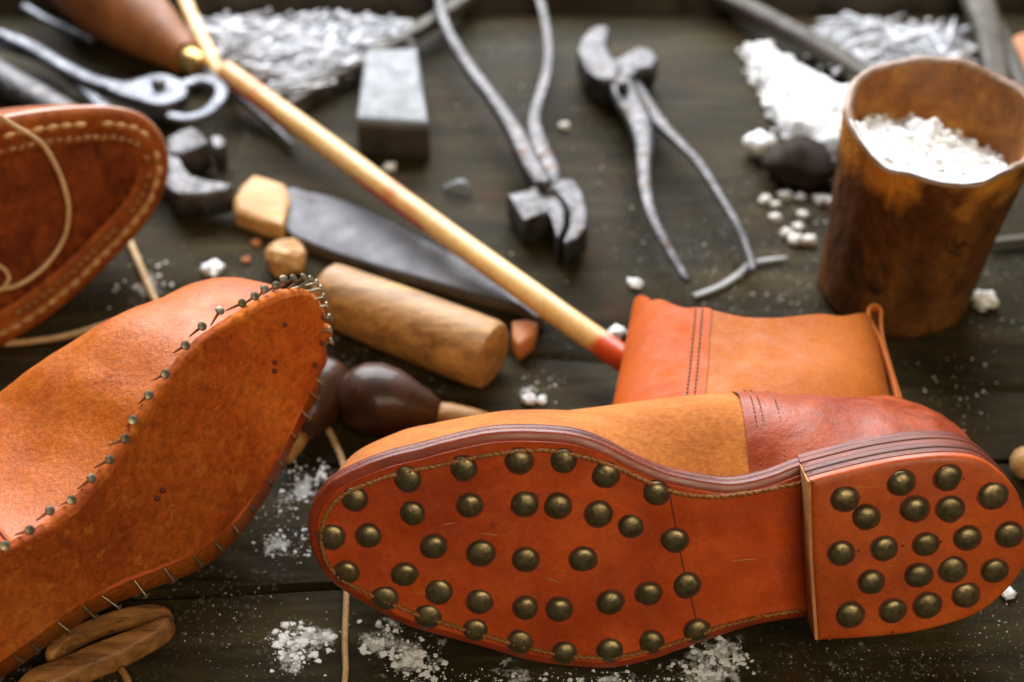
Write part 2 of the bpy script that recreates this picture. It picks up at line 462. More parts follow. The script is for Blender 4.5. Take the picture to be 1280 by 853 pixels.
# ------------------------------------------------------------------ bench
BY0, BY1 = -0.75, 0.318
def bench():
    mb = MB()
    # seams between planks, as photo lines (left point, right point)
    seams = [((0, 398), (1280, 489)), ((0, 583), (1280, 577)), ((0, 752), (1280, 690))]
    lines = [(-1.3, BY1, 1.3, BY1)]
    for a, b in seams:
        p, q = U(*a), U(*b)
        k = (q.y - p.y) / (q.x - p.x)
        lines.append((-1.3, p.y + k * (-1.3 - p.x), 1.3, q.y + k * (1.3 - q.x)))
    lines.append((-1.3, BY0, 1.3, BY0))
    for l0, l1 in zip(lines, lines[1:]):
        g = 0.0011
        NX = 120
        def edge(l, s, ph):
            return [(l[0] + (l[2] - l[0]) * i / NX, l[1] + (l[3] - l[1]) * i / NX + s * g + 0.0006 * noise.noise(Vector((i * 0.7, ph, 3)))) for i in range(NX + 1)]
        top = edge(l0, -1, l0[1] * 40); bot = edge(l1, 1, l1[1] * 40 + 9)
        rows = []
        def row(f, z): return [Vector((t[0], t[1] + (b[1] - t[1]) * f, z)) for t, b in zip(top, bot)]
        W = abs(l0[1] - l1[1]); e = min(0.2, 0.0022 / max(W, 0.01))
        rings = [row(0, -0.03), row(0, -0.0022), row(e, 0)] + [row(e + (1 - 2 * e) * k / 4, 0) for k in (1, 2, 3)] + [row(1 - e, 0), row(1, -0.0022), row(1, -0.03)]
        v, f = loft(rings, closed=False, cap0=False, cap1=False)
        mb.add(v, f)
    return tag(mb.build("tabletop", "table", sharp=40), "dark weathered wooden bench top dusted with white flakes", "table", kind="structure")
bench()
v, f = slab([(-1.3, BY1 + 0.0015, 0.012), (1.3, BY1 + 0.0015, 0.012), (1.3, BY1 + 0.5, 0.012), (-1.3, BY1 + 0.5, 0.012)], 0.04, 0.002)
tag(mk("ledge", v, f, "strip", smooth=False), "raised dark wooden ledge along the back of the bench", "ledge", kind="structure")

# ------------------------------------------------------------------ hobnailed boot
LEAN = R(25)
BN = Vector((0, -math.cos(LEAN), math.sin(LEAN)))          # sole normal, towards the viewer and up
BV = Vector((0, math.sin(LEAN), math.cos(LEAN)))           # across the sole, upwards
BU = Vector((1, 0, 0))
BP = U(745, 838, 0.004)
def bend(u):                                               # arch of the waist, away from the viewer
    t = max(0, min(1, (u - 0.055) / 0.075)); t2 = max(0, min(1, (u - 0.19) / 0.05))
    return 0.007 * t * t * (3 - 2 * t)
def b2(px, py, w=None):
    if w is None:
        w = 0.0
        for _ in range(3):
            p = UP(px, py, BP - BN * w, BN) - BP
            w = bend(p.dot(BU))
    p = UP(px, py, BP - BN * w, BN) - BP
    return (p.dot(BU), p.dot(BV))
def BF(u, v, w):
    q = BP + BU * u + BV * v - BN * (w + bend(u))
    if q.z < 0.001: q.z = 0.001 + (q.z - 0.001) * 0.02
    return q
def BF0(u, v, w):
    q = BP + BU * u + BV * v - BN * w
    if q.z < 0.001: q.z = 0.001
    return q

SOLE_PX = [(386, 664), (391, 692), (409, 723), (435, 744), (466, 762), (499, 780), (538, 793), (560, 799), (611, 813), (663, 828), (715, 835),
           (766, 837), (818, 826), (843, 817), (880, 804), (920, 790), (960, 780), (1011, 773), (1090, 770), (1150, 762), (1205, 745), (1245, 715),
           (1263, 680), (1262, 640), (1249, 605), (1225, 581), (1190, 565), (1150, 560), (1110, 562), (1060, 570), (1002, 583), (961, 598), (917, 607),
           (876, 603), (831, 593), (792, 577), (753, 557), (715, 545), (663, 541), (612, 543), (560, 554), (523, 564), (486, 573), (448, 587), (412, 606), (394, 628), (387, 645)]
NS = 220
SOLE = crom([b2(*p) for p in SOLE_PX], NS, closed=True)
def inset(out, d):
    n = len(out); res = []
    area = sum(out[i][0] * out[(i + 1) % n][1] - out[(i + 1) % n][0] * out[i][1] for i in range(n))
    sg = 1 if area > 0 else -1
    for i in range(n):
        a = Vector(out[(i - 2) % n][:2]); b = Vector(out[(i + 2) % n][:2]); t = (b - a).normalized()
        nn = Vector((-t.y, t.x)) * sg
        p = Vector(out[i][:2]) + nn * d
        res.append((p.x, p.y))
    return res
S0, S1 = b2(520, 680), b2(1160, 655)

boot = thing("hobnail_boot", Vector((0.05, -0.12, 0)), "orange leather ankle boot lying on its side with brass hobnails over its sole", "boot")
# outsole : face, lip, rolled edge
rings = []
core = dome(inset(SOLE, 0.0035), S0, S1, lambda t: 0, lambda u, v, w: BF(u, v, w - 0.0004), rings=5, p=1.0)
rings += core[::-1]
rings.append([BF(*p, 0.0004) for p in inset(SOLE, 0.0031)])
rings.append([BF(*p, 0.0006) for p in inset(SOLE, 0.0008)])
rings.append([BF(*p, 0.0014) for p in SOLE])
v, f = loft(rings, cap0=False, cap1=False)
mk("outsole", v, f, None, boot, sharp=50, mats=["sole", "sole_lip"], midx=[1 if i >= (len(rings) - 3) * NS else 0 for i in range(len(f))])
rings = [[BF(*p, 0.00142) for p in SOLE], [BF(*p, 0.0022) for p in inset(SOLE, -0.0004)], [BF(*p, 0.0042) for p in inset(SOLE, -0.0002)], [BF(*p, 0.0046) for p in inset(SOLE, 0.0006)],
         [BF(*p, 0.0050) for p in inset(SOLE, -0.0002)], [BF(*p, 0.0078) for p in inset(SOLE, -0.0004)], [BF(*p, 0.0086) for p in inset(SOLE, 0.0006)], [BF(*p, 0.0086) for p in inset(SOLE, 0.006)]]
v, f = loft(rings, cap0=False, cap1=False)
mk("welt", v, f, "edge", boot)

# foot upper: vamp and counter share one dome, split at the stitched seam
UPO = inset(SOLE, 0.0022)
def Hf(t): return 0.049 + 0.024 * min(1, t * 1.6)
def bw_(x, y, w0):
    w = w0
    for _ in range(3): w = w0 + bend(b2(x, y, w=w)[0])
    return b2(x, y, w=w)
SIL = crom([bw_(x, y, 0.0436) for x, y in [(386, 640), (440, 580), (499, 548), (538, 537), (600, 522), (640, 510), (700, 502), (760, 498), (860, 493), (940, 491), (1000, 494), (1060, 497), (1125, 501), (1153, 506), (1179, 517), (1205, 535), (1225, 556), (1250, 590), (1275, 630)]], 120)
def belly(u):
    for a, b in zip(SIL, SIL[1:]):
        if a[0] <= u <= b[0]: return a[1] + (b[1] - a[1]) * (u - a[0]) / (b[0] - a[0] + 1e-9)
    return -1
def footF(u, v, w):
    g = math.sin(min(1, w / 0.034) * math.pi / 2)
    vm = 0.045
    if v > vm:
        # outline height here on the feather line, and the belly above it
        fe = FEATH(u); bv = belly(u)
        if bv > 0 and fe > vm:
            fade = max(0, min(1, (fe - vm - 0.012) / 0.02))
            if bv < fe: fade *= 0.3
            v = vm + (v - vm) * (1 + g * fade * (min(2.6, (bv - vm) / (fe - vm)) - 1))
    return BF(u, v, w + 0.0081)
def FEATH(u):
    best = None
    for p in UPO:
        if p[1] > 0.045:
            d = abs(p[0] - u)
            if best is None or d < best[0]: best = (d, p[1])
    return best[1]
dm = dome(UPO, S0, S1, Hf, footF, rings=22, p=lambda t: 0.22 + 0.33 * min(1, t / 0.3), q=1.0, bulge=0.0)
seamU = b2(945, 585)[0]
isv = [p[0] <= seamU for p in UPO]
def split(dm, sel, off=0.0):
    n = len(dm[0]); v = [p for r in dm for p in r]; f = []
    for k in range(len(dm) - 1):
        for i in range(n):
            j = (i + 1) % n
            if sel(i, j): f.append((k * n + i, k * n + j, (k + 1) * n + j, (k + 1) * n + i))
    used = sorted({a for q in f for a in q}); mp = {a: i for i, a in enumerate(used)}
    return [v[a] for a in used], [tuple(mp[a] for a in q) for q in f]
v, f = split(dm, lambda i, j: isv[i] or isv[j])
mk("vamp", v, f, "suede", boot)
dmc = dome(inset(UPO, -0.0009), S0, S1, lambda t: Hf(t) + 0.001, footF, rings=22, p=lambda t: 0.22 + 0.33 * min(1, t / 0.3), q=1.0, bulge=0.0)
v, f = split(dmc, lambda i, j: not (isv[i] and isv[j]))
# creases on the counter
v = [p + BV * 0.0012 * noise.fractal(p * 55, 1, 2, 3) for p in v]
counter = mk("heel_counter", v, f, "counter", boot)
# stitch rows along the counter's front edge
mb = MB()
top_i = max((i for i in range(NS) if not isv[i] and UPO[i][1] > 0.05), key=lambda i: -abs(UPO[i][0] - seamU))
for du in (0.004, 0.0068, 0.0135):
    col_i = min((i for i in range(NS) if UPO[i][1] > 0.05), key=lambda i: abs(UPO[i][0] - seamU - du))
    col_j = col_i + (1 if UPO[(col_i + 1) % NS][0] > UPO[col_i][0] else -1)
    uu = (seamU + du - UPO[col_i][0]) / (UPO[col_j % NS][0] - UPO[col_i][0] + 1e-9)
    path = [dmc[k][col_i].lerp(dmc[k][col_j % NS], uu) for k in range(0, 15)]
    path = [Vector(p) for p in crom(path, 60)]
    for k in range(1, 58, 2):
        a, b = path[k], path[k + 1]
        nrm = (BV * 0.9 - BN * 0.2).normalized()
        vv, ff = tube([a + nrm * 0.0001, a.lerp(b, 0.8) + nrm * 0.0001], [0.00025, 0.00025], 6)
        mb.add(vv, ff)
mb.build("counter_stitching", "stitch_dark", counter)

# shaft: flattened tube lying on the bench, rim dipping at its sides
def shaft_sections():
    secs = []
    data = [(-0.150, 0.034, 0.033, (752, 545), (1140, 545)), (-0.118, 0.034, 0.032, (757, 510), (1142, 510)), (-0.085, 0.034, 0.030, (769, 470), (1127, 470)),
            (-0.055, 0.034, 0.027, (780, 430), (1109, 430)), (-0.026, 0.0335, 0.0245, (790, 388), (1093, 395)), (0.0, 0.033, 0.023, (797, 360), (1086, 365))]
    out = []
    for y, zc, hz, l, r in data:
        def at(px, row):
            # x on the ray through column px at depth y, height zc
            d = ray(px, row); s = (y - CAM.y) / d.y
            return CAM.x + d.x * s
        out.append((y, zc, hz, at(*l), at(*r)))
    return out
SEC = shaft_sections()
def sec_at(y):
    for a, b in zip(SEC, SEC[1:]):
        if y <= b[0] or b is SEC[-1]:
            f = (y - a[0]) / (b[0] - a[0])
            return [a[k] + (b[k] - a[k]) * f for k in range(1, 5)]
def rim_y(a):            # a: 0 right, 90 top, 180 left
    lu = [(0, -0.026), (25, -0.031), (60, -0.043), (90, -0.050), (115, -0.042), (140, -0.026), (160, -0.0155), (172, -0.0125), (180, -0.0120)]
    a = abs((a + 180) % 360 - 180)
    for p, q in zip(lu, lu[1:]):
        if a <= q[0]:
            t = (a - p[0]) / (q[0] - p[0]); t = t * t * (3 - 2 * t)
            return p[1] + (q[1] - p[1]) * t
def shaft_pt(a, t, th=0.0):
    y0 = -0.125; y = y0 + (rim_y(a) - y0) * t
    zc, hz, xl, xr = sec_at(y)
    ca, sa = math.cos(R(a)), math.sin(R(a))
    ca = math.copysign(abs(ca) ** 0.8, ca); sa = math.copysign(abs(sa) ** 0.85, sa)
    hx = (xr - xl) / 2 - th
    p = Vector(((xl + xr) / 2 + ca * hx, y, zc + sa * (hz - th)))
    p.z += 0.0012 * math.sin(y * 90 + a * 0.05) * max(0, sa)
    if p.z < 0.001 + th: p.z = 0.001 + th
    return p
NA, NT = 96, 24
def shaft_part(name, mat, a0, a1, off, parent):
    m = max(6, int(NA * (a1 - a0) / 360))
    outer = [[shaft_pt(a0 + (a1 - a0) * i / m, k / NT, -off) for i in range(m + 1)] for k in range(NT + 1)]
    inner = [[shaft_pt(a0 + (a1 - a0) * i / m, k / NT, 0.0022) for i in range(m + 1)] for k in range(NT, -1, -1)]
    v, f = loft(outer + inner, closed=False, cap0=False, cap1=False)
    return mk(name, v, f, mat, parent, sharp=60)
SEAM_A = 109.0
shaft = shaft_part("shaft", "shaft", -SEAM_A, SEAM_A, 0.0, boot)
fp = shaft_part("front_panel", "front_panel", SEAM_A - 3, 360 - SEAM_A + 3, 0.0009, boot)
mb = MB()
for da in (1.0, 4.2):
    for k in range(2, 60, 2):
        a, b = shaft_pt(SEAM_A + da, k / 60, -0.0012), shaft_pt(SEAM_A + da, (k + 1.3) / 60, -0.0012)
        mb.add(*tube([a, b], [0.0004, 0.0004], 6))
mb.build("panel_stitching", "stitch_dark", fp)
# pull loop at the back of the shaft
zz = 0.050
lp = [(1122, 503), (1112, 465), (1100, 428), (1090, 408), (1085, 395), (1088, 386), (1095, 385), (1101, 392), (1101, 408), (1104, 430), (1115, 468), (1126, 503)]
v, f = pxtube(lp, [5.0] * len(lp), [0.046, 0.043, 0.041, 0.041, 0.042, 0.043, 0.043, 0.042, 0.040, 0.039, 0.041, 0.044], n=60, seg=10, flat=2.6)
mk("pull_loop", v, f, "shaft", boot)

# heel
HT = 0.0215
HEEL_T = [(1013, 601), (1076, 585), (1128, 575), (1179, 570), (1218, 573), (1244, 586), (1269, 611), (1281, 640), (1287, 668), (1283, 705), (1257, 741), (1218, 770), (1153, 790), (1089, 798), (1022, 802)]
hw = bend(0.2) - HT
arc = crom([b2(*p, w=hw) for p in HEEL_T], 120)
front = polyres([arc[-1], b2(1015.5, 700, w=hw), arc[0]], 24)[1:-1]
HEEL = arc + front
heel_rings = [[BF0(*p, hw - 0.0003) for p in inset(HEEL, 0.0030)], [BF0(*p, hw) for p in inset(HEEL, 0.0014)], [BF0(*p, hw + 0.0005) for p in inset(HEEL, 0.0004)], [BF0(*p, hw + 0.0014) for p in HEEL], [BF0(*p, hw + 0.0034) for p in HEEL]]
v, f = loft(heel_rings, cap1=False)
lift = mk("heel_lift", v, f, "heel_face", boot, sharp=40)
rs = []
for k in range(5):
    w0 = hw + 0.0034 + k * (HT - 0.0034 + 0.003) / 5; w1 = hw + 0.0034 + (k + 1) * (HT - 0.0034 + 0.003) / 5
    o = 0.0002 + 0.0003 * (k % 2)
    rs.append([BF0(*p, w0 + 0.0002) for p in inset(HEEL, 0.0006)])
    rs.append([BF0(*p, w0 + 0.0006) for p in inset(HEEL, -o)])
    rs.append([BF0(*p, w1 - 0.0004) for p in inset(HEEL, -o)])
rs.append([BF0(*p, w1) for p in inset(HEEL, 0.0006)])
v, f = loft(rs)
mid = []
for q in f:
    c = sum((v[i] for i in q), Vector()) / len(q)
    mid.append(0)
heel = mk("heel_stack", v, f, "edge", boot, smooth=True, sharp=50)
# pale cut edge of the heel breast
bw = [BF0(b2(1013, 602, w=hw)[0] - 0.0006, p[1], hw + 0.0012) for p in front]
qv = []
for p in [arc[-1]] + front + [arc[0]]:
    qv.append([BF0(p[0] - 0.0009, p[1] * 0.985 + 0.0007, hw + 0.0006), BF0(p[0] - 0.0007, p[1] * 0.985 + 0.0007, hw + 0.017)])
vv = [a for q in qv for a in q] + [a + Vector((0.0012, 0, 0)) for q in qv for a in q]
n = len(qv); ff = []
for i in range(n - 1):
    ff += [(2 * i, 2 * i + 1, 2 * i + 3, 2 * i + 2)]
ff += [(0, 2 * n, 2 * n + 1, 1), (2 * n - 2, 2 * n - 1, 4 * n - 1, 4 * n - 2)]
for i in range(n - 1):
    ff += [(2 * i, 2 * i + 2, 2 * n + 2 * i + 2, 2 * n + 2 * i), (2 * i + 1, 2 * n + 2 * i + 1, 2 * n + 2 * i + 3, 2 * i + 3)]
mk("heel_breast", vv, ff, "edge_light", boot, smooth=False)

# stitching in the sole channel: a twisted cord
STP = [(1000, 762), (960, 768), (905, 781), (860, 797), (815, 811), (760, 821), (700, 817), (640, 803), (575, 784), (520, 766), (455, 738), (424, 720), (407, 697), (402, 668), (410, 640),
       (430, 618), (470, 600), (505, 590), (545, 582), (600, 570), (650, 563), (690, 563), (735, 572), (775, 586), (815, 604), (850, 616), (890, 620), (940, 615), (1001, 602)]
st = crom([b2(*p) for p in STP], 330)
mb = MB()
for i in range(1, len(st) - 1):
    if i % 5 in (2, 4): continue
    a = Vector(st[i - 1][:2]); b = Vector(st[i + 1][:2]); t = (b - a).normalized(); nn = Vector((-t.y, t.x))
    if random.random() < 0.04: continue
    c = Vector(st[i][:2]); sd = (1 if i % 2 else -1) * 0.0006
    jj = random.uniform(-0.0001, 0.0001)
    p1 = c - t * 0.0022 + nn * sd; p2 = c + t * 0.0022 - nn * (sd + jj)
    mb.add(*tube([BF(p1.x, p1.y, -0.0002), BF(c.x, c.y, -0.0011 - random.uniform(0, 0.0004)), BF(p2.x, p2.y, -0.0002)], [0.0004, 0.00088, 0.0004], 7, up=BN))
mb.build("sole_stitching", "stitch", boot)
# joint of the half sole
mb = MB()
jl = crom([b2(*p) for p in [(836, 612), (843, 650), (850, 690), (858, 725), (863, 745), (872, 782)]], 40)
mb.add(*tube([BF(p[0], p[1], -0.00042) for p in jl], [0.00028] * 40, 6, up=BN, flat=0.5))
mb.build("half_sole_joint", "crack", boot)

# hobnails
def hobnail_mesh(seed):
    rnd = random.Random(seed)
    prof = [(0.0, 0.0023), (0.0018, 0.0022), (0.0034, 0.00175), (0.0045, 0.0011), (0.0051, 0.0003), (0.0052, -0.0004)]
    seg = 24; v = [Vector((0, 0, 0.0023))]; f = []
    for r, z in prof[1:]:
        for k in range(seg):
            a = 2 * math.pi * k / seg
            d = 1 + 0.02 * noise.noise(Vector((math.cos(a) * 1.5, math.sin(a) * 1.5, seed * 3.3)))
            zz = z + 0.00020 * noise.noise(Vector((r * 700 * math.cos(a), r * 700 * math.sin(a), seed * 5.1)))
            v.append(Vector((r * d * math.cos(a), r * d * math.sin(a), zz)))
    for k in range(seg): f.append((0, 1 + k, 1 + (k + 1) % seg))
    for m in range(len(prof) - 2):
        for k in range(seg):
            j = (k + 1) % seg
            f.append((1 + m * seg + k, 1 + (m + 1) * seg + k, 1 + (m + 1) * seg + j, 1 + m * seg + j))
    me = bpy.data.meshes.new("hobnail")
    nb = len(f); n0 = len(v)
    for r, z in ((0.0050, -0.00006), (0.00565 + 0.0003 * rnd.random(), -0.00012)):  # dark ring: grime and contact shade coloured round the nail's foot
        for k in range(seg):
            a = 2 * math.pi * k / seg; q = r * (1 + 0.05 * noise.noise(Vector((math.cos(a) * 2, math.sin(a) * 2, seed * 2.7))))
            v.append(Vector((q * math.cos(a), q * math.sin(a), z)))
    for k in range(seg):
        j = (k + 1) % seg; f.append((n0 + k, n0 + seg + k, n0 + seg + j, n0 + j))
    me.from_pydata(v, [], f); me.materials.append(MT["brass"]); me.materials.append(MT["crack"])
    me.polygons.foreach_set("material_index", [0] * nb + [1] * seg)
    me.polygons.foreach_set("use_smooth", [True] * len(f))
    return me
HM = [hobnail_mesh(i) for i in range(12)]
NAILS = [(509, 598), (579, 584), (649, 575), (704, 575), (757, 592), (820, 615), (443, 622), (515, 640), (587, 630), (655, 628), (697, 631), (748, 641), (789, 656), (843, 674),
         (414, 669), (461, 668), (543, 682), (601, 690), (657, 698), (729, 698), (433, 714), (506, 717), (548, 738), (600, 750), (657, 758), (699, 760), (763, 752), (811, 741), (858, 730),
         (481, 746), (535, 769), (595, 786), (650, 801), (706, 814), (763, 811), (814, 801), (871, 787)]
HNAILS = [(1056, 622), (1126, 602), (1185, 596), (1241, 618), (1082, 645), (1143, 635), (1187, 635), (1051, 690), (1105, 684), (1157, 679), (1209, 671), (1261, 667),
          (1089, 726), (1148, 718), (1190, 710), (1243, 712), (1062, 767), (1116, 762), (1159, 755), (1207, 742)]
zax = Vector((0, 0, 1)).rotation_difference(BN)
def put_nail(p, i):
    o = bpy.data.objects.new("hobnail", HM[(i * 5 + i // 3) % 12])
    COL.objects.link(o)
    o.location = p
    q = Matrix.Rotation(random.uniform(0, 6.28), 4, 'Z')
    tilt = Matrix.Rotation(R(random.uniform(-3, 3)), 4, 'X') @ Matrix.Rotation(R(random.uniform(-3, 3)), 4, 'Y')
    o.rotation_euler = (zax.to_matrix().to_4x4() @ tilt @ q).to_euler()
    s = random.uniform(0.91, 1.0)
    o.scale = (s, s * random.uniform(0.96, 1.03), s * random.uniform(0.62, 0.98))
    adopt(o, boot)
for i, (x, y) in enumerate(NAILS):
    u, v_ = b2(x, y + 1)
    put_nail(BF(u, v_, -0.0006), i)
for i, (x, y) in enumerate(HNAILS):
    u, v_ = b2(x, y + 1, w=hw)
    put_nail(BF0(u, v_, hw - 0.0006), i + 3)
for (x, y) in [(1073, 688), (1128, 682), (1176, 677), (1204, 598), (1116, 790)]:
    u, v_ = b2(x, y, w=hw); c = BF0(u, v_, hw)
    v, f = tube([c - BN * 0.0008, c + BN * 0.00012], [0.0008, 0.0007], 8)
    mk("nail_hole", v, f, "crack", lift)
for (x, y, a, l) in [(735, 702, 25, 0.0028), (741, 691, 20, 0.0022), (612, 668, -8, 0.0035), (560, 655, 12, 0.0028), (930, 700, 4, 0.005), (690, 725, -20, 0.003)]:
    u, v_ = b2(x, y); t = Vector((math.cos(R(a)), math.sin(R(a)))) * l
    v, f = tube([BF(u - t.x, v_ - t.y, -0.00036), BF(u, v_ + 0.0002, -0.00044), BF(u + t.x, v_ + t.y, -0.00036)], [0.00012, 0.00030, 0.00012], 6, n=8, up=BN, flat=0.4)
    mk("scuff", v, f, "edge_light", boot)
FOC = BF(*b2(640, 690), 0)
cd.dof.focus_distance = (FOC - CAM).dot(FWD)

# ------------------------------------------------------------------ lasted shoe (left), tacks round its edge
az = Vector((0.82, -0.57, 0)).normalized(); T2 = R(12)
LN = (az * math.cos(T2) + Vector((0, 0, math.sin(T2)))).normalized()
LV = (Vector((0, 0, math.cos(T2))) - az * math.sin(T2)).normalized()      # across the sole, upwards
LU = LV.cross(LN).normalized()                                            # along the sole
LP = U(290, 672, 0.019)
def l2(px, py, w=0.0):
    p = UP(px, py, LP - LN * w, LN) - LP
    return (p.dot(LU), p.dot(LV))
def LF(u, v, w):
    q = LP + LU * u + LV * v - LN * w
    if q.z < 0.001: q.z = 0.001 + (q.z - 0.001) * 0.03
    return q
L_TOP = [(0, 690), (35, 672), (75, 645), (110, 612), (150, 563), (180, 512), (207, 477), (240, 436), (270, 412), (300, 393), (330, 375), (355, 365), (378, 362), (396, 372), (407, 393)]
L_BOT = [(413, 418), (404, 443), (399, 465), (387, 492), (374, 520), (345, 580), (310, 633), (285, 662), (258, 685), (220, 705), (175, 722), (130, 742), (100, 760), (50, 795), (0, 831)]
L_OFF = [(-60, 868), (-120, 882), (-165, 850), (-165, 800), (-120, 750), (-60, 718)]
LAST = crom([l2(*p) for p in L_TOP + L_BOT + L_OFF], 260, closed=True)
# scalloped cut along the lower toe edge
cut = []
for i, p in enumerate(LAST):
    P3 = LP + LU * p[0] + LV * p[1]
    cut.append(p)
LS0, LS1 = l2(330, 445), l2(-100, 820)
shoe = thing("lasted_shoe", Vector((-0.2, -0.1, 0)), "orange shoe on its side, its rough sole ringed with half-driven tacks", "shoe")
# ragged insole edge
def ragged(out, amp, fr, seed):
    ins = inset(out, 1.0)
    res = []
    for i, p in enumerate(out):
        d = Vector((ins[i][0] - p[0], ins[i][1] - p[1]))
        a = amp * noise.noise(Vector((i * fr, seed, 0)))
        res.append((p[0] + d.x * a, p[1] + d.y * a))
    return res
NL = len(LAST)
SC = [(411, 418), (404, 452), (397, 478)]
def scallop(out):
    res = []
    ins = inset(out, 1.0)
    a0, a1 = l2(412, 400), l2(385, 497)
    ax = Vector(a1) - Vector(a0); LL = ax.length
    for i, p in enumerate(out):
        t = (Vector(p[:2]) - Vector(a0)).dot(ax) / (LL * LL)
        off = (Vector(p[:2]) - Vector(a0) - ax * t).length
        if 0 < t < 1 and off < 0.012:
            d = Vector((ins[i][0] - p[0], ins[i][1] - p[1]))
            a = -0.0012 + 0.0042 * (1 - abs(math.sin(t * math.pi * 3.0))) ** 1.6
            res.append((p[0] + d.x * a, p[1] + d.y * a))
        else: res.append(p)
    return res
INS = scallop(ragged(LAST, 0.0008, 0.35, 4))
rings = dome(inset(INS, 0.002), LS0, LS1, lambda t: 0, lambda u, v, w: LF(u, v, -0.0008 - 0.0014 * noise.fractal(Vector((u * 22, v * 22, 1.0)), 1, 2, 2)), rings=8, p=1.0)[::-1]
v, f = loft(rings, cap0=False, cap1=False)
insole = mk("insole", v, f, "insole", shoe)
rings = [[LF(*p, -0.0010 - 0.0014 * noise.fractal(Vector((p[0] * 22, p[1] * 22, 1.0)), 1, 2, 2)) for p in inset(INS, 0.0022)], [LF(*p, -0.0008) for p in inset(INS, 0.0008)], [LF(*p, 0.0001) for p in INS], [LF(*p, 0.0030) for p in INS], [LF(*p, 0.0030) for p in inset(INS, 0.004)]]
v, f = loft(rings, cap0=False, cap1=False)
def _lowside(q):
    c = sum((v[i] for i in q), Vector()) / len(q)
    return (c - LP).dot(LV) < 0.028
mk("insole_edge", v, f, None, shoe, sharp=50, mats=["insole", "insole_edge"], midx=[1 if _lowside(q) else 0 for q in f])
LUP = inset(LAST, 0.0034)
LOWS = [(p[0], p[1]) for p in [l2(*q) for q in L_BOT] + [l2(*q) for q in L_OFF[:3]]]
LOWS.sort()
def lowedge(u):
    if u <= LOWS[0][0]: return LOWS[0][1]
    for a, b in zip(LOWS, LOWS[1:]):
        if u <= b[0]: return a[1] + (b[1] - a[1]) * (u - a[0]) / (b[0] - a[0] + 1e-9)
    return LOWS[-1][1] + 0.0
def LUF(u, v, w):
    k = max(0.0, min(1.0, 1 - (v - lowedge(u)) / 0.032))
    return LF(u, v - 0.0165 * k * math.sin(min(1, w / 0.004) * math.pi / 2), w + 0.0025 - 0.0022 * k)
def Hl(t): return 0.057 + 0.048 * min(1, t * 1.5)
v, f = loft(dome(LUP, LS0, LS1, Hl, LUF, rings=26, p=0.42, q=1.0, bulge=0.13), cap0=False, cap1=False)
v = [p + LV * 0.0006 * noise.fractal(p * 60, 1, 2, 3) for p in v]
mk("upper", v, f, "last_upper", shoe)
# stitched quarter overlay where the upper runs out of frame
DM = dome(inset(LUP, -0.0007), LS0, LS1, lambda t: Hl(t) + 0.0007, LUF, rings=26, p=0.42, q=1.0, bulge=0.13)
useam = l2(26, 680)[0]
c0 = min((i for i in range(NL) if LUP[i][1] > 0.05), key=lambda i: abs(LUP[i][0] - useam))
def qpt(k, back, lift=0.0):
    f = (c0 + 0.85 * k - back) % NL
    i = int(f); t = f - i
    return DM[k][i].lerp(DM[k][(i + 1) % NL], t) + LV * lift
rings = [[qpt(k, j, 0.0006) for j in range(0, 46)] for k in range(0, 20)]
edge = [qpt(k, 0, -0.0012) for k in range(0, 20)]
rings = [[e] + r for e, r in zip(edge, rings)]
v, f = loft(rings, closed=False, cap0=False, cap1=False)
quarter = mk("quarter", v, f, "front_panel", shoe, sharp=60)
for back in (0.8, 2.0):
    mb = MB()
    path = [Vector(p) for p in crom([qpt(k, back, 0.0008) for k in range(0, 18)], 100)]
    for k in range(0, 98, 2):
        mb.add(*tube([path[k], path[k].lerp(path[k + 1], 1.25)], [0.0005, 0.0005], 6))
    mb.build("stitch_row", "crack", quarter)

# tacks: one mesh, each tack its own child
def tack_mesh():
    prof = [(0.0003, -0.0070), (0.00055, -0.001), (0.00055, 0.0046), (0.0015, 0.0048), (0.0019, 0.0050), (0.0018, 0.0055), (0.0008, 0.0058)]
    rings = [[Vector((r * math.cos(2 * math.pi * k / 10), r * math.sin(2 * math.pi * k / 10), z)) for k in range(10)] for r, z in prof]
    v, f = loft(rings)
    me = bpy.data.meshes.new("tack"); me.from_pydata(v, [], f); me.materials.append(MT["tack"])
    me.polygons.foreach_set("use_smooth", [True] * len(f)); me.set_sharp_from_angle(angle=R(50))
    return me
TM = tack_mesh()
def put_tack(p, d, s=1.0):
    o = bpy.data.objects.new("tack", TM); COL.objects.link(o)
    d = (d + Vector([random.uniform(-0.16, 0.16) for _ in range(3)])).normalized()
    o.location = p; o.rotation_euler = Vector((0, 0, 1)).rotation_difference(d).to_euler()
    o.scale = (s, s, s); adopt(o, shoe)
T_TOP = [(8, 683), (35, 662), (61, 640), (90, 624), (113, 600), (135, 575), (154, 548), (169, 524), (187, 494), (207, 466), (232, 431), (253, 408), (277, 391), (301, 378), (319, 370), (333, 362), (346, 356),
         (358, 349), (366, 347), (380, 346), (389, 348), (397, 353), (402, 360), (407, 371), (409, 381), (415, 397), (414, 412), (416, 428)]
T_BOT = [(401, 481), (396, 500), (386, 524), (371, 549), (355, 584), (340, 607), (319, 639), (300, 666), (277, 687), (253, 706), (219, 726), (184, 744), (147, 762), (119, 773), (86, 791), (48, 813), (27, 829), (2, 850)]
for (x, y) in T_TOP:
    toe = max(0, (x - 330) / 80)
    out = (LV * (1 - 0.9 * max(0, (y - 340) / 90) * (x > 385)) - LU * 0.0)
    # head sits proud of the sole plane, shank runs back into the feather edge
    h = UP(x, y, LP + LN * 0.0045, LN)
    d = (LN * 0.62 + LV * 0.45 * (1 if x < 395 else 0.2) + (l2(410, 390)[0] - l2(330, 460)[0]) / abs(l2(410, 390)[0] - l2(330, 460)[0]) * LU * 0.5 * max(0, min(1, (x - 340) / 50))).normalized()
    put_tack(h - d * 0.0055, d)
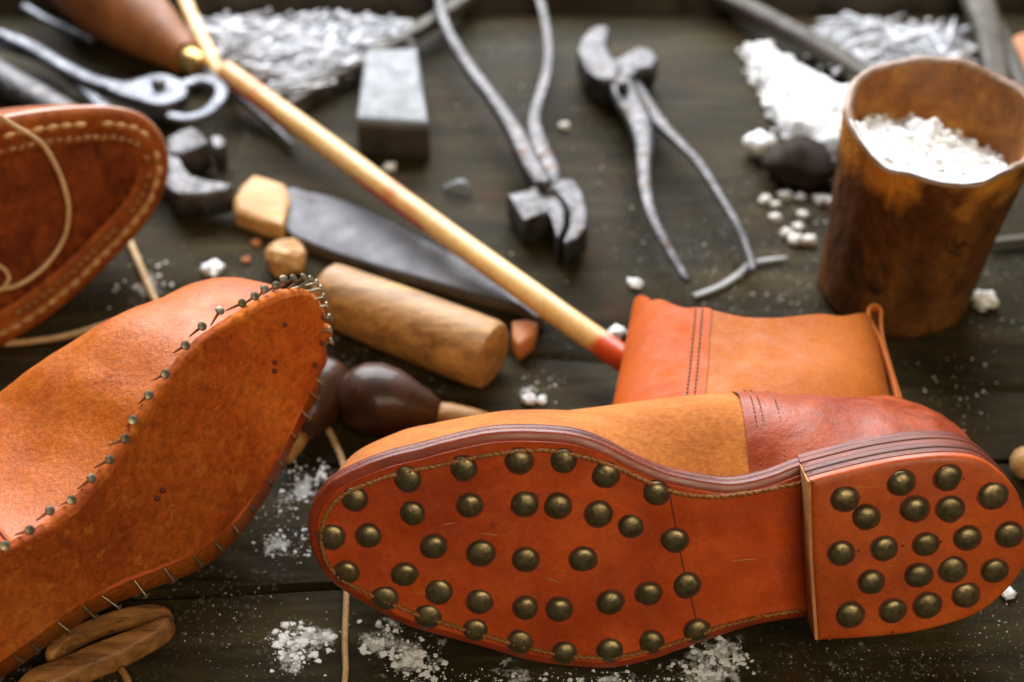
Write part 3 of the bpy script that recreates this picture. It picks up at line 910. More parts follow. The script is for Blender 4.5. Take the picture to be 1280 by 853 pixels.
for (x, y) in T_BOT:
    h = UP(x, y, LP + LN * 0.001, LN)
    d = (-LV * 0.85 + LN * 0.45 + LU * 0.1).normalized()
    if h.z < 0.003: h.z = 0.003
    put_tack(h - d * 0.0046, d, 0.85)
# two loose pegs / holes in the insole
for (x, y) in [(200, 612), (193, 622), (340, 452), (340, 463), (399, 395), (398, 428), (391, 456), (352, 405)]:
    u, v_ = l2(x, y)
    c = LF(u, v_, -0.0016)
    v, f = tube([c + LN * -0.001, c + LN * 0.0007], [0.0011, 0.0010], 9)
    mk("peg", v, f, "crack", insole)

# ------------------------------------------------------------------ dark brown stitched shoe, upper left
az = Vector((0.70, -0.71, 0)).normalized(); T3 = R(12)
DN = (az * math.cos(T3) + Vector((0, 0, math.sin(T3)))).normalized()
DV = (Vector((0, 0, math.cos(T3))) - az * math.sin(T3)).normalized()
DU_ = DV.cross(DN).normalized()
DP = U(120, 352, 0.012)
def d2(px, py):
    p = UP(px, py, DP, DN) - DP
    return (p.dot(DU_), p.dot(DV))
def DF(u, v, w):
    q = DP + DU_ * u + DV * v - DN * w
    if q.z < 0.001: q.z = 0.001 + (q.z - 0.001) * 0.03
    return q
D_PX = [(0, 152), (50, 142), (100, 137), (145, 137), (180, 146), (203, 168), (213, 197), (212, 225), (200, 258), (180, 287), (145, 325), (100, 369), (50, 408), (0, 437), (-60, 455), (-120, 440), (-150, 380), (-145, 300), (-110, 215), (-60, 172)]
DOUT = crom([d2(*p) for p in D_PX], 200, closed=True)
DS0, DS1 = d2(120, 225), d2(-60, 330)
dshoe = thing("stitched_shoe", Vector((-0.3, 0.03, 0)), "dark brown leather shoe with two rows of pale stitching round its toe", "shoe")
def ridge(k): return 0.0
prof = [(0.0, 0.0026), (0.0015, 0.0008), (0.004, 0.0), (0.008, 0.0), (0.0100, 0.0010), (0.0115, 0.0012), (0.0128, -0.0016), (0.0152, -0.0018), (0.0168, 0.0018), (0.018, 0.0022)]
rings = [[DF(*p, w) for p in inset(DOUT, d)] for d, w in prof]
v, f = loft(rings, cap0=False, cap1=False)
mk("sole_margin", v, f, "brown_sole", dshoe, sharp=60)
inn = inset(DOUT, 0.018)
core = dome(inn, DS0, DS1, lambda t: 0, lambda u, v, w: DF(u, v, 0.0016 - 0.0012 * noise.fractal(Vector((u * 60, v * 60, 5)), 1, 2, 3)), rings=7, p=1.0)
# puckers radiating from the inner seam
for k in range(0, 4):
    for i in range(len(inn)):
        core[k][i] = core[k][i] - DN * (0.0026 * (1 - k / 4) * (0.5 + 0.5 * math.sin(i * 1.55 + 0.6 * math.sin(i * 0.37))))
v, f = loft(core, cap0=False, cap1=False)
mk("sole_panel", v, f, "brown_inner", dshoe)
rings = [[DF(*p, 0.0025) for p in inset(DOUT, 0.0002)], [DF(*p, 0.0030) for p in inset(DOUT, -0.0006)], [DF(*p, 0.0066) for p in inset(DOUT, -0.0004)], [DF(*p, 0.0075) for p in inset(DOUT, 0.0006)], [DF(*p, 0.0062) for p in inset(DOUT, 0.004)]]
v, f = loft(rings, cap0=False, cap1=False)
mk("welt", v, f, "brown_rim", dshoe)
v, f = loft(dome(inset(DOUT, 0.003), DS0, DS1, lambda t: 0.045 + 0.03 * t, lambda u, v, w: DF(u, v, w + 0.006), rings=16, p=0.45, q=0.95, bulge=0.03), cap0=False, cap1=False)
mk("upper", v, f, "brown_sole", dshoe)
def dashes(d, step, ln, r, jit, mat, lift, skip=0.05, zig=0.0):
    o = crom(inset(DOUT, d), 1000, closed=True)
    mb = MB(); i = 0
    while i < 1000 - ln:
        if random.random() > skip:
            pts = []
            for t in (0, 0.33, 0.66, 1):
                p = o[int(i + ln * t)]
                pts.append(DF(p[0], p[1], lift - 0.0009 * math.sin(math.pi * t)) + DV * (zig * (t - 0.5)) + Vector([random.uniform(-jit, jit) for _ in range(3)]))
            mb.add(*tube(pts, [r * 0.5, r, r, r * 0.5], 7, n=8, up=DN))
        i += step
    return mb
st1 = dashes(0.0075, 19, 16, 0.0016, 0.00025, "x", 0.0002).build("outer_stitching", "stitch_pale", dshoe)
dashes(0.0140, 14, 13, 0.0017, 0.0003, "x", -0.0012, 0.12, 0.001).build("inner_stitching", "stitch", dshoe)

# thread lying over that shoe
TH = [(-40, 128), (0, 146), (15, 156), (52, 180), (72, 212), (82, 240), (86, 264), (80, 298), (57, 332), (26, 355), (0, 362), (-40, 366)]
P = []
for i, (x, y) in enumerate(TH):
    P.append(UP(x, y, DP + DN * (0.003 + 0.004 * math.sin(i / 11 * math.pi)), DN))
v, f = tube(P, [0.0012] * len(P), 10, 90)
tag(mk("thread", v, f, "thread"), "pale thread curving over the dark brown stitched shoe", "thread")
P = [UP(x, y, DP + DN * 0.0025, DN) for (x, y) in [(-30, 318), (0, 333), (10, 343), (10, 352), (-2, 364), (-30, 372)]]
v, f = tube(P, [0.0011] * len(P), 10, 40)
tag(mk("thread", v, f, "thread"), "short loop of brown thread at the left edge of the stitched shoe", "thread")
# cords on the bench between the shoes
v, f = pxtube([(158, 292), (166, 312), (178, 340), (189, 366), (203, 392)], [9, 9, 9, 9, 9], 0.002, n=30)
tag(mk("cord", v, f, "thread"), "short pale cord running down from the stitched shoe to the tacked shoe", "cord")
v, f = pxtube([(-10, 430), (30, 428), (80, 421), (125, 408), (165, 395), (200, 385)], [8] * 6, 0.002, n=30)
tag(mk("cord", v, f, "thread"), "pale cord lying behind the tacked shoe, below the stitched one", "cord")
v, f = pxtube([(402, 520), (409, 535), (420, 557), (429, 580), (434, 610), (436, 650), (435, 700), (433, 745), (431, 800), (432, 840), (428, 870)], [9, 9, 9, 9, 9, 8, 8, 8, 8, 8, 8], 0.0018, n=80)
tag(mk("cord", v, f, "thread"), "long thin cord passing under the toe of the hobnailed boot", "cord")

# ------------------------------------------------------------------ pincers
def jaw(pxs, ztop, dz):
    pts = [U(x, y, ztop) for x, y in pxs]
    return slab([Vector(p) for p in (polyres(pts + [pts[0]], 60)[:-1] if len(pts) > 7 else crom(pts, 44, closed=True))], dz, 0.0009)
def pincers(label, arms, jaws, rivet, group=None, mat="steel", name="pincers"):
    c = U(*rivet[:2], 0)
    t = thing(name, c, label, "pincers", group)
    for (pxs, ws, zs, fl), jl in zip(arms, jaws):
        mb = MB()
        mb.add(*pxtube(pxs, ws, zs, n=60, seg=14, flat=fl, sq=2.6))
        for (poly, zt, dz) in jl: mb.add(*jaw(poly, zt, dz))
        mb.build("arm", mat, t, sharp=50)
    p = U(rivet[0], rivet[1], rivet[2])
    v, f = lathe(p - Vector((0.0001, 0, 0.004)), p + Vector((0, 0, 0.0022)), [(0, rivet[3]), (0.6, rivet[3]), (0.85, rivet[3] * 0.8), (1.0, rivet[3] * 0.4)], 20)
    mk("rivet", v, f, mat, t, sharp=40)
    return t
pincers("steel pincers with long spread handles pointing away, beside the grey wedge block",
        [([(549, -8), (552, 18), (565, 50), (590, 90), (620, 130), (643, 165), (656, 192), (672, 222), (690, 245)], [12, 13, 15, 17, 19, 24, 28, 30, 26], [.022, .022, .021, .02, .018, .017, .017, .017, .017], 0.75),
         ([(673, -6), (681, 25), (686, 65), (683, 95), (673, 130), (668, 155), (675, 185), (685, 212), (690, 236)], [11, 11, 13, 15, 17, 19, 26, 32, 34], [.016, .016, .016, .016, .016, .014, .013, .012, .012], 0.6)],
        [[([(690, 232), (702, 222), (716, 222), (729, 240), (736, 264), (734, 284), (722, 299), (704, 306), (712, 288), (713, 268), (704, 248)], .021, .016)],
         [([(634, 242), (664, 235), (672, 226), (690, 226), (700, 240), (708, 262), (706, 284), (698, 300), (694, 284), (689, 265), (672, 269), (654, 277)], .019, .017)]],
        (681, 228, 0.0225, 0.004))
pincers("steel pincers with open handles pointing to the viewer, jaws at the back",
        [([(757, 82), (770, 98), (785, 125), (800, 155), (805, 180), (805, 205), (807, 235), (816, 272), (836, 312), (860, 352)], [30, 34, 38, 34, 25, 20, 18, 16, 14, 11], [.016, .016, .016, .016, .018, .019, .019, .018, .015, .012], 0.6),
         ([(776, 84), (790, 108), (806, 132), (826, 156), (848, 178), (874, 205), (900, 245), (924, 286), (939, 325), (941, 340)], [22, 26, 26, 20, 14, 13, 12, 12, 11, 9], [.012, .012, .012, .013, .014, .015, .014, .012, .009, .008], 0.7)],
        [[([(722, 62), (728, 45), (741, 33), (756, 30), (762, 36), (757, 52), (763, 68), (778, 82), (770, 100), (750, 100), (733, 88)], .022, .017)],
         [([(768, 74), (782, 66), (798, 58), (814, 60), (823, 72), (817, 84), (800, 86), (790, 96), (774, 94)], .021, .017)]],
        (779, 106, 0.0255, 0.0035))
pincers("head of steel pincers poking out from under the stitched shoe",
        [([(130, 215), (165, 212), (195, 210), (218, 214)], [24, 26, 30, 34], [.012] * 4, 0.6),
         ([(130, 195), (165, 200), (195, 200), (222, 190)], [20, 22, 26, 28], [.010] * 4, 0.6)],
        [[([(205, 192), (221, 194), (228, 208), (240, 219), (262, 226), (291, 231), (284, 238), (252, 243), (218, 243), (203, 228)], .020, .016)],
         [([(208, 172), (224, 162), (241, 158), (252, 166), (261, 178), (246, 186), (226, 193), (210, 192)], .021, .018), ([(262, 172), (272, 168), (281, 174), (279, 183), (268, 185)], .016, .014)]],
        (205, 206, 0.022, 0.003))
# silver pliers with a hooked jaw
t = thing("pliers", U(198, 106, 0), "bright steel pliers with a hooked jaw and round rivet, lying beyond the stitched shoe", "pliers")
mb = MB()
mb.add(*pxtube([(-20, 38), (5, 45), (40, 60), (80, 84), (115, 101), (145, 109), (175, 112), (205, 110), (226, 108), (250, 101), (271, 105), (277, 119), (262, 139), (236, 149), (211, 145)],
               [17, 17, 19, 20, 21, 22, 24, 24, 20, 18, 18, 18, 18, 18, 16], [.016] * 15, n=90, seg=14, flat=0.5, sq=2.6))
mb.add(*slab([Vector(p) for p in crom([U(x, y, 0.0195) for x, y in [(132, 106), (165, 99), (198, 91), (224, 98), (234, 112), (226, 124), (200, 131), (170, 124), (146, 116)]], 44, closed=True)], 0.008, 0.0008))
mb.build("arm", "steel_bright", t, sharp=50)
mb = MB()
mb.add(*pxtube([(-20, 52), (20, 62), (60, 76), (90, 98), (112, 118), (140, 146), (160, 160)], [16, 16, 16, 17, 19, 22, 24], [.011] * 7, n=50, seg=14, flat=0.6, sq=2.6))
mb.add(*pxtube([(95, 98), (140, 116), (175, 122), (215, 122), (232, 114)], [14, 18, 24, 22, 14], [.010] * 5, n=40, seg=14, flat=0.6, sq=2.6))
mb.build("arm", "steel_bright", t, sharp=50)
p = U(198, 106, 0.021)
v, f = lathe(p - Vector((0, 0.0001, 0.004)), p + Vector((0, 0, 0.004)), [(0, 0.0042), (0.6, 0.0042), (0.85, 0.0034), (1, 0.0012)], 20)
mk("rivet", v, f, "steel_bright", t, sharp=40)
# grey tools at the left edge
v, f = pxtube([(-60, 62), (0, 98), (45, 122), (90, 148)], [52, 48, 44, 40], 0.012, n=30, seg=18, flat=0.7)
tag(mk("steel_tool", v, f, "steel"), "thick grey steel tool at the left edge, partly under the stitched shoe", "tool")
v, f = pxtube([(30, 8), (55, 23), (85, 36), (116, 50)], [11, 13, 14, 13], 0.012, n=24, seg=12, flat=0.6)
tag(mk("steel_bar", v, f, "steel_bright"), "short bright steel bar between the pliers and the brown awl handle", "tool")

# ------------------------------------------------------------------ awl with brown handle (top left)
t = thing("awl", U(170, 60, 0), "awl with a tapering brown wooden handle and brass ferrule at the top left", "awl")
a, b = U(120, -15, 0.026), U(232, 72, 0.014)
v, f = lathe(a - (b - a) * 0.55, b, [(0, .010), (.05, .017), (.2, .0255), (.42, .0270), (.6, .0245), (.8, .0185), (.94, .0130), (1.0, .0108)])
mk("handle", v, f, "wood_brown", t, sharp=60)
c = U(249, 84, 0.0125)
v, f = lathe(b - (c - b) * 0.1, c, [(0, .0075), (.1, .0082), (.8, .0078), (1.0, .0064)], 24)
mk("ferrule", v, f, "ferrule", t, sharp=50)
v, f = pxtube([(246, 80), (280, 106), (310, 132), (340, 158), (366, 182)], [9, 9, 11, 12, 7], [.011, .008, .006, .004, .003], n=30, seg=10, flat=0.5)
mk("blade", v, f, "steel", t)
# long cane stick
path = [(283, 90), (340, 132), (420, 190), (500, 250), (580, 308), (650, 358), (720, 408), (775, 446), (800, 462)]
ws = [27, 28, 29, 30, 31, 32, 33, 34, 34]
zs = [.017, .018, .019, .020, .021, .022, .020, .018, .017]
P = [U(x, y, z) for (x, y), z in zip(path, zs)]
v, f = tube(P, [w / 2 * mpp(p) for w, p in zip(ws, P)], 20, 160)
stn = []
tgt = [(U(500, 254, .016), .050, 1.0), (U(312, 128, .014), .060, 0.9), (U(770, 448, .018), .022, 1.0), (U(520, 268, .015), .026, .9)]
for p in v:
    s = 0
    for c, r, k in tgt:
        d = (Vector((p.x, p.y, p.z)) - c).length
        s = max(s, k * max(0, 1 - d / r) * (1.15 if (p.z < c.z + 0.0045 or c is tgt[2][0]) else 0.5))
    stn.append(min(1.0, s * 1.3))
tag(mk("stick", v, f, "wood_pale", stain_shade=stn), "long pale wooden stick with orange stains, lying diagonally across the bench", "stick")

v, f = pxtube([(218, -40), (233, 4), (250, 42), (272, 84), (292, 112)], [17, 17, 17, 18, 14], [.014, .013, .012, .010, .006], n=40, seg=12, flat=0.6)
tag(mk("wooden_strip", v, f, "wood_pale"), "narrow cream wooden strip running out of frame from the long stick's top end", "strip")
# ------------------------------------------------------------------ grey wedge block
t = thing("whetstone", U(490, 190, 0), "tapered grey stone block with a pale smooth top, standing behind the wooden stick", "block")
zt = 0.0245
topp = [U(457, 62, zt), U(521, 58, zt), U(536, 154, zt), U(445, 148, zt)]
o = []
for i in range(4):
    o += [topp[i].lerp(topp[(i + 1) % 4], k / 6) for k in range(6)]
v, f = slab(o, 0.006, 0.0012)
mk("top_face", v, f, "stone", t, sharp=40)
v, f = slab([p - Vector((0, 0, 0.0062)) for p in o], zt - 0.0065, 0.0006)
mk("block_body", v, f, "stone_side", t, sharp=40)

# ------------------------------------------------------------------ knife: wooden butt, broad grey blade
t = thing("knife", U(480, 320, 0), "broad grey knife with a stubby wooden butt, its tip under the stick", "knife")
tp = [(356, 236), (384, 239), (420, 247), (472, 268), (520, 294), (571, 320), (623, 354), (664, 378), (682, 392), (675, 398), (650, 380), (597, 366), (520, 345), (472, 332), (420, 315), (382, 300), (358, 284)]
pts = [U(x, y, 0.0082) for x, y in tp]
bl = [Vector(p) for p in crom(pts, 90, closed=True)]
v, f = slab(bl, 0.0030, 0.0007)
blade = mk("blade", v, f, "blade", t, sharp=40)
v, f = slab([p - Vector((0, 0, 0.0032)) for p in bl], 0.0046, 0.0005)
mk("blade_back", v, f, "blade_edge", blade, sharp=40)
hp = [U(x, y, 0.0125) for x, y in [(291, 250), (300, 232), (317, 217), (356, 228), (362, 248), (353, 282), (320, 272), (292, 262)]]
v, f = slab([Vector(p) for p in polyres(hp + [hp[0]], 40)[:-1]], 0.012, 0.0014)
v = [p + Vector((0, 0, 0.0005 * noise.fractal(p * 90, 1, 2, 3))) for p in v]
mk("handle", v, f, "wood_block", t, sharp=35)

# worn wooden roller
a, b = U(408, 366, 0.0165), U(618, 447, 0.0165)
v, f = lathe(a, b, [(-.02, .009), (-.005, .0140), (.015, .0158), (.3, .0168), (.7, .0174), (.94, .0174), (.985, .0162), (1.0, .0140), (1.003, .010)], 15)
ax = (b - a)
v = [p + Vector((0, 0, 0.0003 * noise.noise(p * 60))) for p in v]
tag(mk("wooden_dowel", v, f, "wood_mid", sharp=34), "worn thick round wooden dowel lying just below the grey knife", "dowel")
v, f = slab([U(x, y, 0.012) for x, y in [(640, 400), (655, 398), (672, 402), (668, 418), (648, 432), (640, 420)]], 0.0115, 0.001)
tag(mk("wood_chip", v, f, "scrap"), "small orange-brown chip between the wooden handle and the stick", "wood chip")
v, f = blob(U(357, 322, 0.007), 0.0115, 3, 0.3, 2, 0.75, 1.1)
tag(mk("wood_chunk", v, f, "wood_block", smooth=False), "small tan wood chunk by the toe of the tacked shoe", "wood chip")

# ------------------------------------------------------------------ two dark bulbous awls
t = thing("awl", U(485, 520, 0), "awl with a dark polished bulb handle just behind the hobnailed boot", "awl")
a, b = U(427, 490, 0.0165), U(549, 518, 0.0115)
v, f = lathe(a, b, [(-.02, .0040), (.0, .0080), (.06, .0120), (.18, .0158), (.35, .0172), (.52, .0162), (.7, .0128), (.88, .0090), (.97, .0068), (1.0, .0058)], 32)
mk("handle", v, f, "wood_dark", t)
c = U(615, 530, 0.0085)
v, f = lathe(b - (c - b) * 0.06, c, [(0, .0056), (.25, .0062), (.6, .0058), (1.0, .0045)], 20)
mk("ferrule", v, f, "wood_mid", t)
t = thing("awl", U(395, 500, 0), "dark awl handle mostly hidden behind the toe of the tacked shoe", "awl")
a, b = U(414, 462, 0.015), U(372, 545, 0.010)
v, f = lathe(a, b, [(-.03, .004), (.0, .0095), (.08, .0125), (.25, .0150), (.45, .0150), (.7, .0115), (1.0, .007)], 28)
mk("handle", v, f, "wood_dark", t)
v, f = lathe(b - (b - a) * 0.05, b + (b - a) * 0.35, [(0, .0058), (.5, .005), (1, .003)], 16)
mk("ferrule", v, f, "wood_mid", t)

# ------------------------------------------------------------------ split wooden tool at lower left
t = thing("wooden_clamp", U(120, 830, 0), "carved oval wooden piece split lengthwise, tip pointing out below the tacked shoe", "clamp")
up_ = [(60, 828), (90, 803), (129, 784), (165, 773), (201, 770), (219, 776), (212, 780), (175, 787), (134, 798), (95, 816), (70, 838)]
lo_ = [(39, 855), (80, 840), (120, 822), (165, 806), (205, 791), (221, 786), (214, 803), (193, 817), (155, 838), (124, 851), (70, 875), (20, 885)]
for poly, z0 in ((up_, 0.012), (lo_, 0.013)):
    o2 = [(U(x, y, 0.0)) for x, y in poly]
    pts = crom([(p.x, p.y) for p in o2], 70, closed=True)
    cx = sum(p[0] for p in pts) / 70; cy = sum(p[1] for p in pts) / 70
    far = max(pts, key=lambda p: p[0]); near = min(pts, key=lambda p: p[0])
    s0 = (cx + (near[0] - cx) * .6, cy + (near[1] - cy) * .6); s1 = (cx + (far[0] - cx) * .6, cy + (far[1] - cy) * .6)
    v, f = loft(dome(pts, s0, s1, lambda q: z0 * 0.75, lambda x, y, w: Vector((x, y, w + 0.001)), rings=12, p=0.22, q=0.9), cap0=True, cap1=False)
    mk("clamp_half", v, f, "wood_carved", t)
v, f = pxtube([(152, 838), (158, 848), (162, 862)], [9, 10, 10], 0.004, n=12)
tag(mk("peg", v, f, "wood_mid"), "small pale wooden peg beside the split oval wooden piece", "peg")

# ------------------------------------------------------------------ cup of powder
t = thing("cup", U(1120, 360, 0), "rough brown horn-like cup full of white powder", "cup")
CB = Vector((U(1116, 362).x, U(1118, 362).y, 0)); CT = CB + Vector((0.005, 0.002, 0))
def cup_pt(a, h, th=0.0):
    r = 0.0385 + 0.0085 * h - 0.002 * math.sin(h * 3.0)
    zr = 0.1055 + 0.004 * math.sin(a) + 0.0045 * noise.noise(Vector((math.cos(a) * 2.3, math.sin(a) * 1.7, 4))) - 0.003 * max(0, math.cos(a - R(235))) ** 3
    r += 0.0012 * noise.noise(Vector((math.cos(a) * 2.2, math.sin(a) * 2.2, h * 3))) + 0.0006 * noise.noise(Vector((math.cos(a) * 7, math.sin(a) * 7, h * 9)))
    c = CB.lerp(CT, h)
    return Vector((c.x + math.cos(a) * (r - th), c.y + math.sin(a) * (r - th) * 0.98, zr * h))
SEG = 96
def cring(h, th): return [cup_pt(2 * math.pi * k / SEG, h, th) for k in range(SEG)]
rings = [cring(0.0, 0.004), cring(0.004, 0.001)] + [cring(0.01 + 0.985 * k / 24, 0) for k in range(25)]
v, f = loft(rings, cap1=False)
stn = []
for p in v:
    a = math.atan2(p.y - CB.y, p.x - CB.x)
    stn.append(max(0, min(1, (p.z - 0.055) / 0.05)) * (0.62 + 0.6 * noise.fractal(p * 38, 1, 2, 3) + (0.3 if p.x < CB.x - 0.022 else 0)))  # amber horn tone, with the foot's shade and the lit left edge painted in
body = mk("cup_body", v, f, "cup", t, stain_shade=stn)
rings = [cring(0.995, 0.0), cring(1.006, 0.0006), cring(1.007, 0.0034), cring(0.995, 0.0044)]
v, f = loft(rings, cap0=False, cap1=False)
mk("cup_rim", v, f, "cup_rim", t)
rings = [cring(0.9955, 0.0043)] + [cring(0.99 - 0.7 * k / 10, 0.0044) for k in range(11)]
v, f = loft(rings, cap0=False)
mk("cup_inside", v, f, "cup_in", t)
# powder: slopes from the front rim down to the back wall, clumpy
rings = []
for k in range(0, 19):
    fr = 1 - k / 18
    ring = []
    for s in range(SEG):
        a = 2 * math.pi * s / SEG
        c = cup_pt(a, 0.93, 0.0036)
        x = CB.x + (c.x - CB.x) * fr; y = CB.y + (c.y - CB.y) * fr
        fy = (y - CB.y) / 0.043
        fx = (x - CB.x) / 0.043
        z = 0.0905 - 0.0125 * fy - (0.014 if fx > 0 else 0.006) * fx
        z += 0.0035 * noise.fractal(Vector((x * 70, y * 70, 2.2)), 0.9, 2, 4) + 0.0014 * noise.fractal(Vector((x * 260, y * 260, 7.2)), 0.9, 2, 2)
        z += 0.009 * math.exp(-((fx - 0.12) ** 2 + (fy - 0.28) ** 2) / 0.035)
        fb = max(0, min(1, (math.cos(a - R(242)) - 0.10) / 0.45)); e = max(0, fr - 0.55) / 0.45
        if k == 0 and fb > 0:
            cc = cup_pt(a, 1.0, 0.0012); x += (cc.x - x) * fb; y += (cc.y - y) * fb
        z += (cup_pt(a, 1.0).z + 0.0012 + 0.0006 * noise.noise(Vector((a * 9, 1, 2))) - z) * fb * e ** 2
        ring.append(Vector((x, y, z)))
    rings.append(ring)
v, f = loft(rings, cap0=False)
mb = MB(); mb.add(v, f)
rnd = random.Random(5)
for k in range(260):
    ri = rnd.randrange(1, 17); q = rings[ri][rnd.randrange(SEG)]
    mb.add(*blob(q + Vector((0, 0, 0.0004)), 0.0009 + 0.0020 * rnd.random() ** 2.5, k * 1.3, 0.6, 1, 0.8, 1.7))
pw = mk("powder_fill", mb.v, mb.f, "powder")
tag(pw, "heaped white powder filling the brown cup", "powder")
for (dx, dy, r, lab) in [(0.000, 0.020, 0.0055, "white powder clump on the heap inside the cup"),
                         (-0.020, 0.024, 0.0035, "small white powder clump by the back wall inside the cup")]:
    v, f = blob((CB.x + dx, CB.y + dy, 0.0890 - 0.0130 * dy / 0.043 + r * 0.5), r, 4 + dx * 90, 0.4, 3, 0.85)
    tag(mk("powder_clump", v, f, "powder"), lab, "powder")
# powder heap beside the cup
HP = [(933, 63), (946, 55), (960, 57), (972, 72), (990, 82), (1012, 96), (1040, 112), (1068, 120), (1085, 130), (1090, 180), (1062, 196), (1040, 196), (1020, 186), (1003, 172), (985, 168), (972, 150), (962, 126), (953, 104), (940, 82)]
hpz = [U(x, y, 0.004) for x, y in HP]
o2 = crom([(p.x, p.y) for p in hpz], 150, closed=True)
o2 = [(x + 0.0022 * noise.fractal(Vector((x * 160, y * 160, 1)), 1, 2, 3), y + 0.0022 * noise.fractal(Vector((x * 160, y * 160, 8)), 1, 2, 3)) for x, y in o2]
a, b = U(960, 90, 0), U(1060, 155, 0)
def heapF(x, y, w):
    return Vector((x, y, 0.001 + max(0, w) + (0.0035 * noise.fractal(Vector((x * 110, y * 110, 3)), 0.9, 2, 4) if w > 0.001 else 0)))
v, f = loft(dome(o2, (a.x, a.y), (b.x, b.y), lambda q: 0.010 + 0.006 * q, heapF, rings=22, p=0.7, q=0.8), cap1=False, cap0=False)
mb = MB(); mb.add(v, f)
rnd = random.Random(21)
for k in range(420):
    q = o2[rnd.randrange(len(o2))] if k % 2 else None
    if q is None:
        q = o2[rnd.randrange(len(o2))]; t = rnd.random(); sp = a.lerp(b, rnd.random()); q = (q[0] * t + sp.x * (1 - t), q[1] * t + sp.y * (1 - t)); z = 0.009 * (1 - t) + 0.005
    else: z = 0.002
    r = 0.0012 + 0.0022 * rnd.random() ** 2
    mb.add(*blob((q[0] + rnd.gauss(0, 0.002), q[1] + rnd.gauss(0, 0.002), z), r, k * 0.7, 0.6, 1, 0.8, 1.7))
v, f = mb.v, mb.f
tag(mk("powder_heap", v, f, "powder"), "loose white powder heap spilled on the bench beside the cup", "powder", kind="stuff")
v, f = blob(U(949, 180, 0.008), 0.009, 9, 0.4, 3, 0.75, 1.4)
tag(mk("powder_clump", v, f, "powder"), "white lump in front of the spilled heap, on the left of the dark lump", "powder")
v, f = blob(U(1000, 205, 0.008), 0.0185, 12, 0.35, 3, 0.62, 1.3)
tag(mk("dark_lump", v, f, "rock"), "rough dark lump dusted with powder, between the spilled heap and the cup", "lump")

# ------------------------------------------------------------------ crumbs
def crumb(px, py, rpx, label, mat="crumb", z=None, group=None, name="crumb"):
    p = U(px, py, 0); r = rpx * mpp(p)
    v, f = blob(p + Vector((0, 0, r * 0.45)), r, px * 0.013 + py * 0.0071, 0.75, 3, 0.6, 1.9)
    return tag(mk(name, v, f, mat), label, "crumb", group)
crumb(1228, 380, 15, "white crumb cluster lying to the right of the cup's foot", "crumb")
crumb(1258, 744, 9, "white crumb below the heel of the hobnailed boot", "powder")
crumb(266, 341, 12, "white crumb behind the tacked shoe's toe, left of the wood chunk", "powder")
crumb(793, 357, 8, "white crumb below the open handles of the pincers", "powder")
crumb(660, 502, 8, "larger of the two white crumbs behind the boot's vamp", "powder")
crumb(677, 502, 6, "smaller of the two white crumbs behind the boot's vamp", "powder")
crumb(705, 160, 6, "tan crumb between the two pincers", "crumb")
crumb(487, 212, 8, "pale crumb against the wooden stick, below the grey block", "crumb")
crumb(770, 420, 10, "white lump between the stick's end and the boot shaft", "powder")
crumb(321, 306, 6, "orange-brown crumb left of the tan wood chunk", "scrap")
crumb(308, 327, 5, "smallest orange-brown crumb by the tacked shoe's toe", "scrap")
v, f = pxtube([(556, 235), (566, 231), (577, 228), (585, 234), (590, 240)], [9, 12, 12, 10, 6], [.002, .004, .006, .004, .0015], n=24, seg=8, flat=0.4)
tag(mk("shaving", v, f, "stone"), "curled pale shaving on the bench above the middle of the stick", "shaving")
for (x, y, r) in [(957, 253, 7), (969, 258, 6), (981, 247, 8), (969, 274, 7), (1003, 272, 7), (998, 287, 7), (983, 294, 7), (996, 303, 9), (1011, 304, 9), (1020, 249, 5), (1027, 254, 9), (1038, 256, 9), (1000, 249, 6)]:
    crumb(x, y, r, "white crumb in the scatter on the left of the cup", "crumb", group="crumbs scattered by the cup")

# flakes and dust: too many to count
def flakes(patches, name, mat, label, seed):
    rnd = random.Random(seed); mb = MB(); k0 = 0
    for (cx, cy, sx, sy, n, rmin, rmax) in patches:
        for _ in range(int(n * (1.7 if "dust" not in name else 1.1))):
            x = cx + rnd.gauss(0, sx * 0.46) + 5 * noise.noise(Vector((k0 * .7, 1, seed))); y = cy + rnd.gauss(0, sy * 0.46); k0 += 1
            p = U(x, y, 0)
            if p.y > BY1 - 0.005: continue
            r = rmin * (rmax / rmin) ** (rnd.random() ** 2.6) * 0.62 * mpp(p)
            m = rnd.randint(6, 10); ph = rnd.random() * 6.28
            h = min(0.0009, r * rnd.uniform(0.2, 0.4))
            base = []; top = []
            for k in range(m):
                a = ph + 2 * math.pi * k / m; q = r * rnd.uniform(0.55, 1.25)
                base.append(p + Vector((math.cos(a) * q, math.sin(a) * q * 0.9, -0.0002)))
                top.append(p + Vector((math.cos(a) * q * 0.72, math.sin(a) * q * 0.65, h * rnd.uniform(0.7, 1.1))))
            mb.add(*loft([base, top], cap0=False))
    return tag(mb.build(name, mat, smooth=False), label, "flakes", kind="stuff")
flakes([(368, 812, 34, 34, 90, 1.5, 11), (385, 800, 44, 20, 50, 1.5, 12), (375, 612, 30, 40, 70, 1.2, 7), (403, 590, 12, 16, 18, 2, 9), (360, 680, 46, 26, 60, 1, 6), (480, 800, 30, 30, 45, 1.5, 10), (515, 825, 36, 30, 70, 1.5, 13),
        (535, 845, 40, 14, 30, 2, 9), (900, 820, 30, 22, 60, 1.5, 9), (880, 842, 50, 16, 60, 1.5, 10), (925, 828, 16, 12, 16, 2, 8), (640, 848, 120, 12, 60, 1, 6), (760, 850, 100, 12, 60, 1, 7)],
       "white_flakes", "flake", "white dried flakes scattered on the bench in front of the boot", 5)
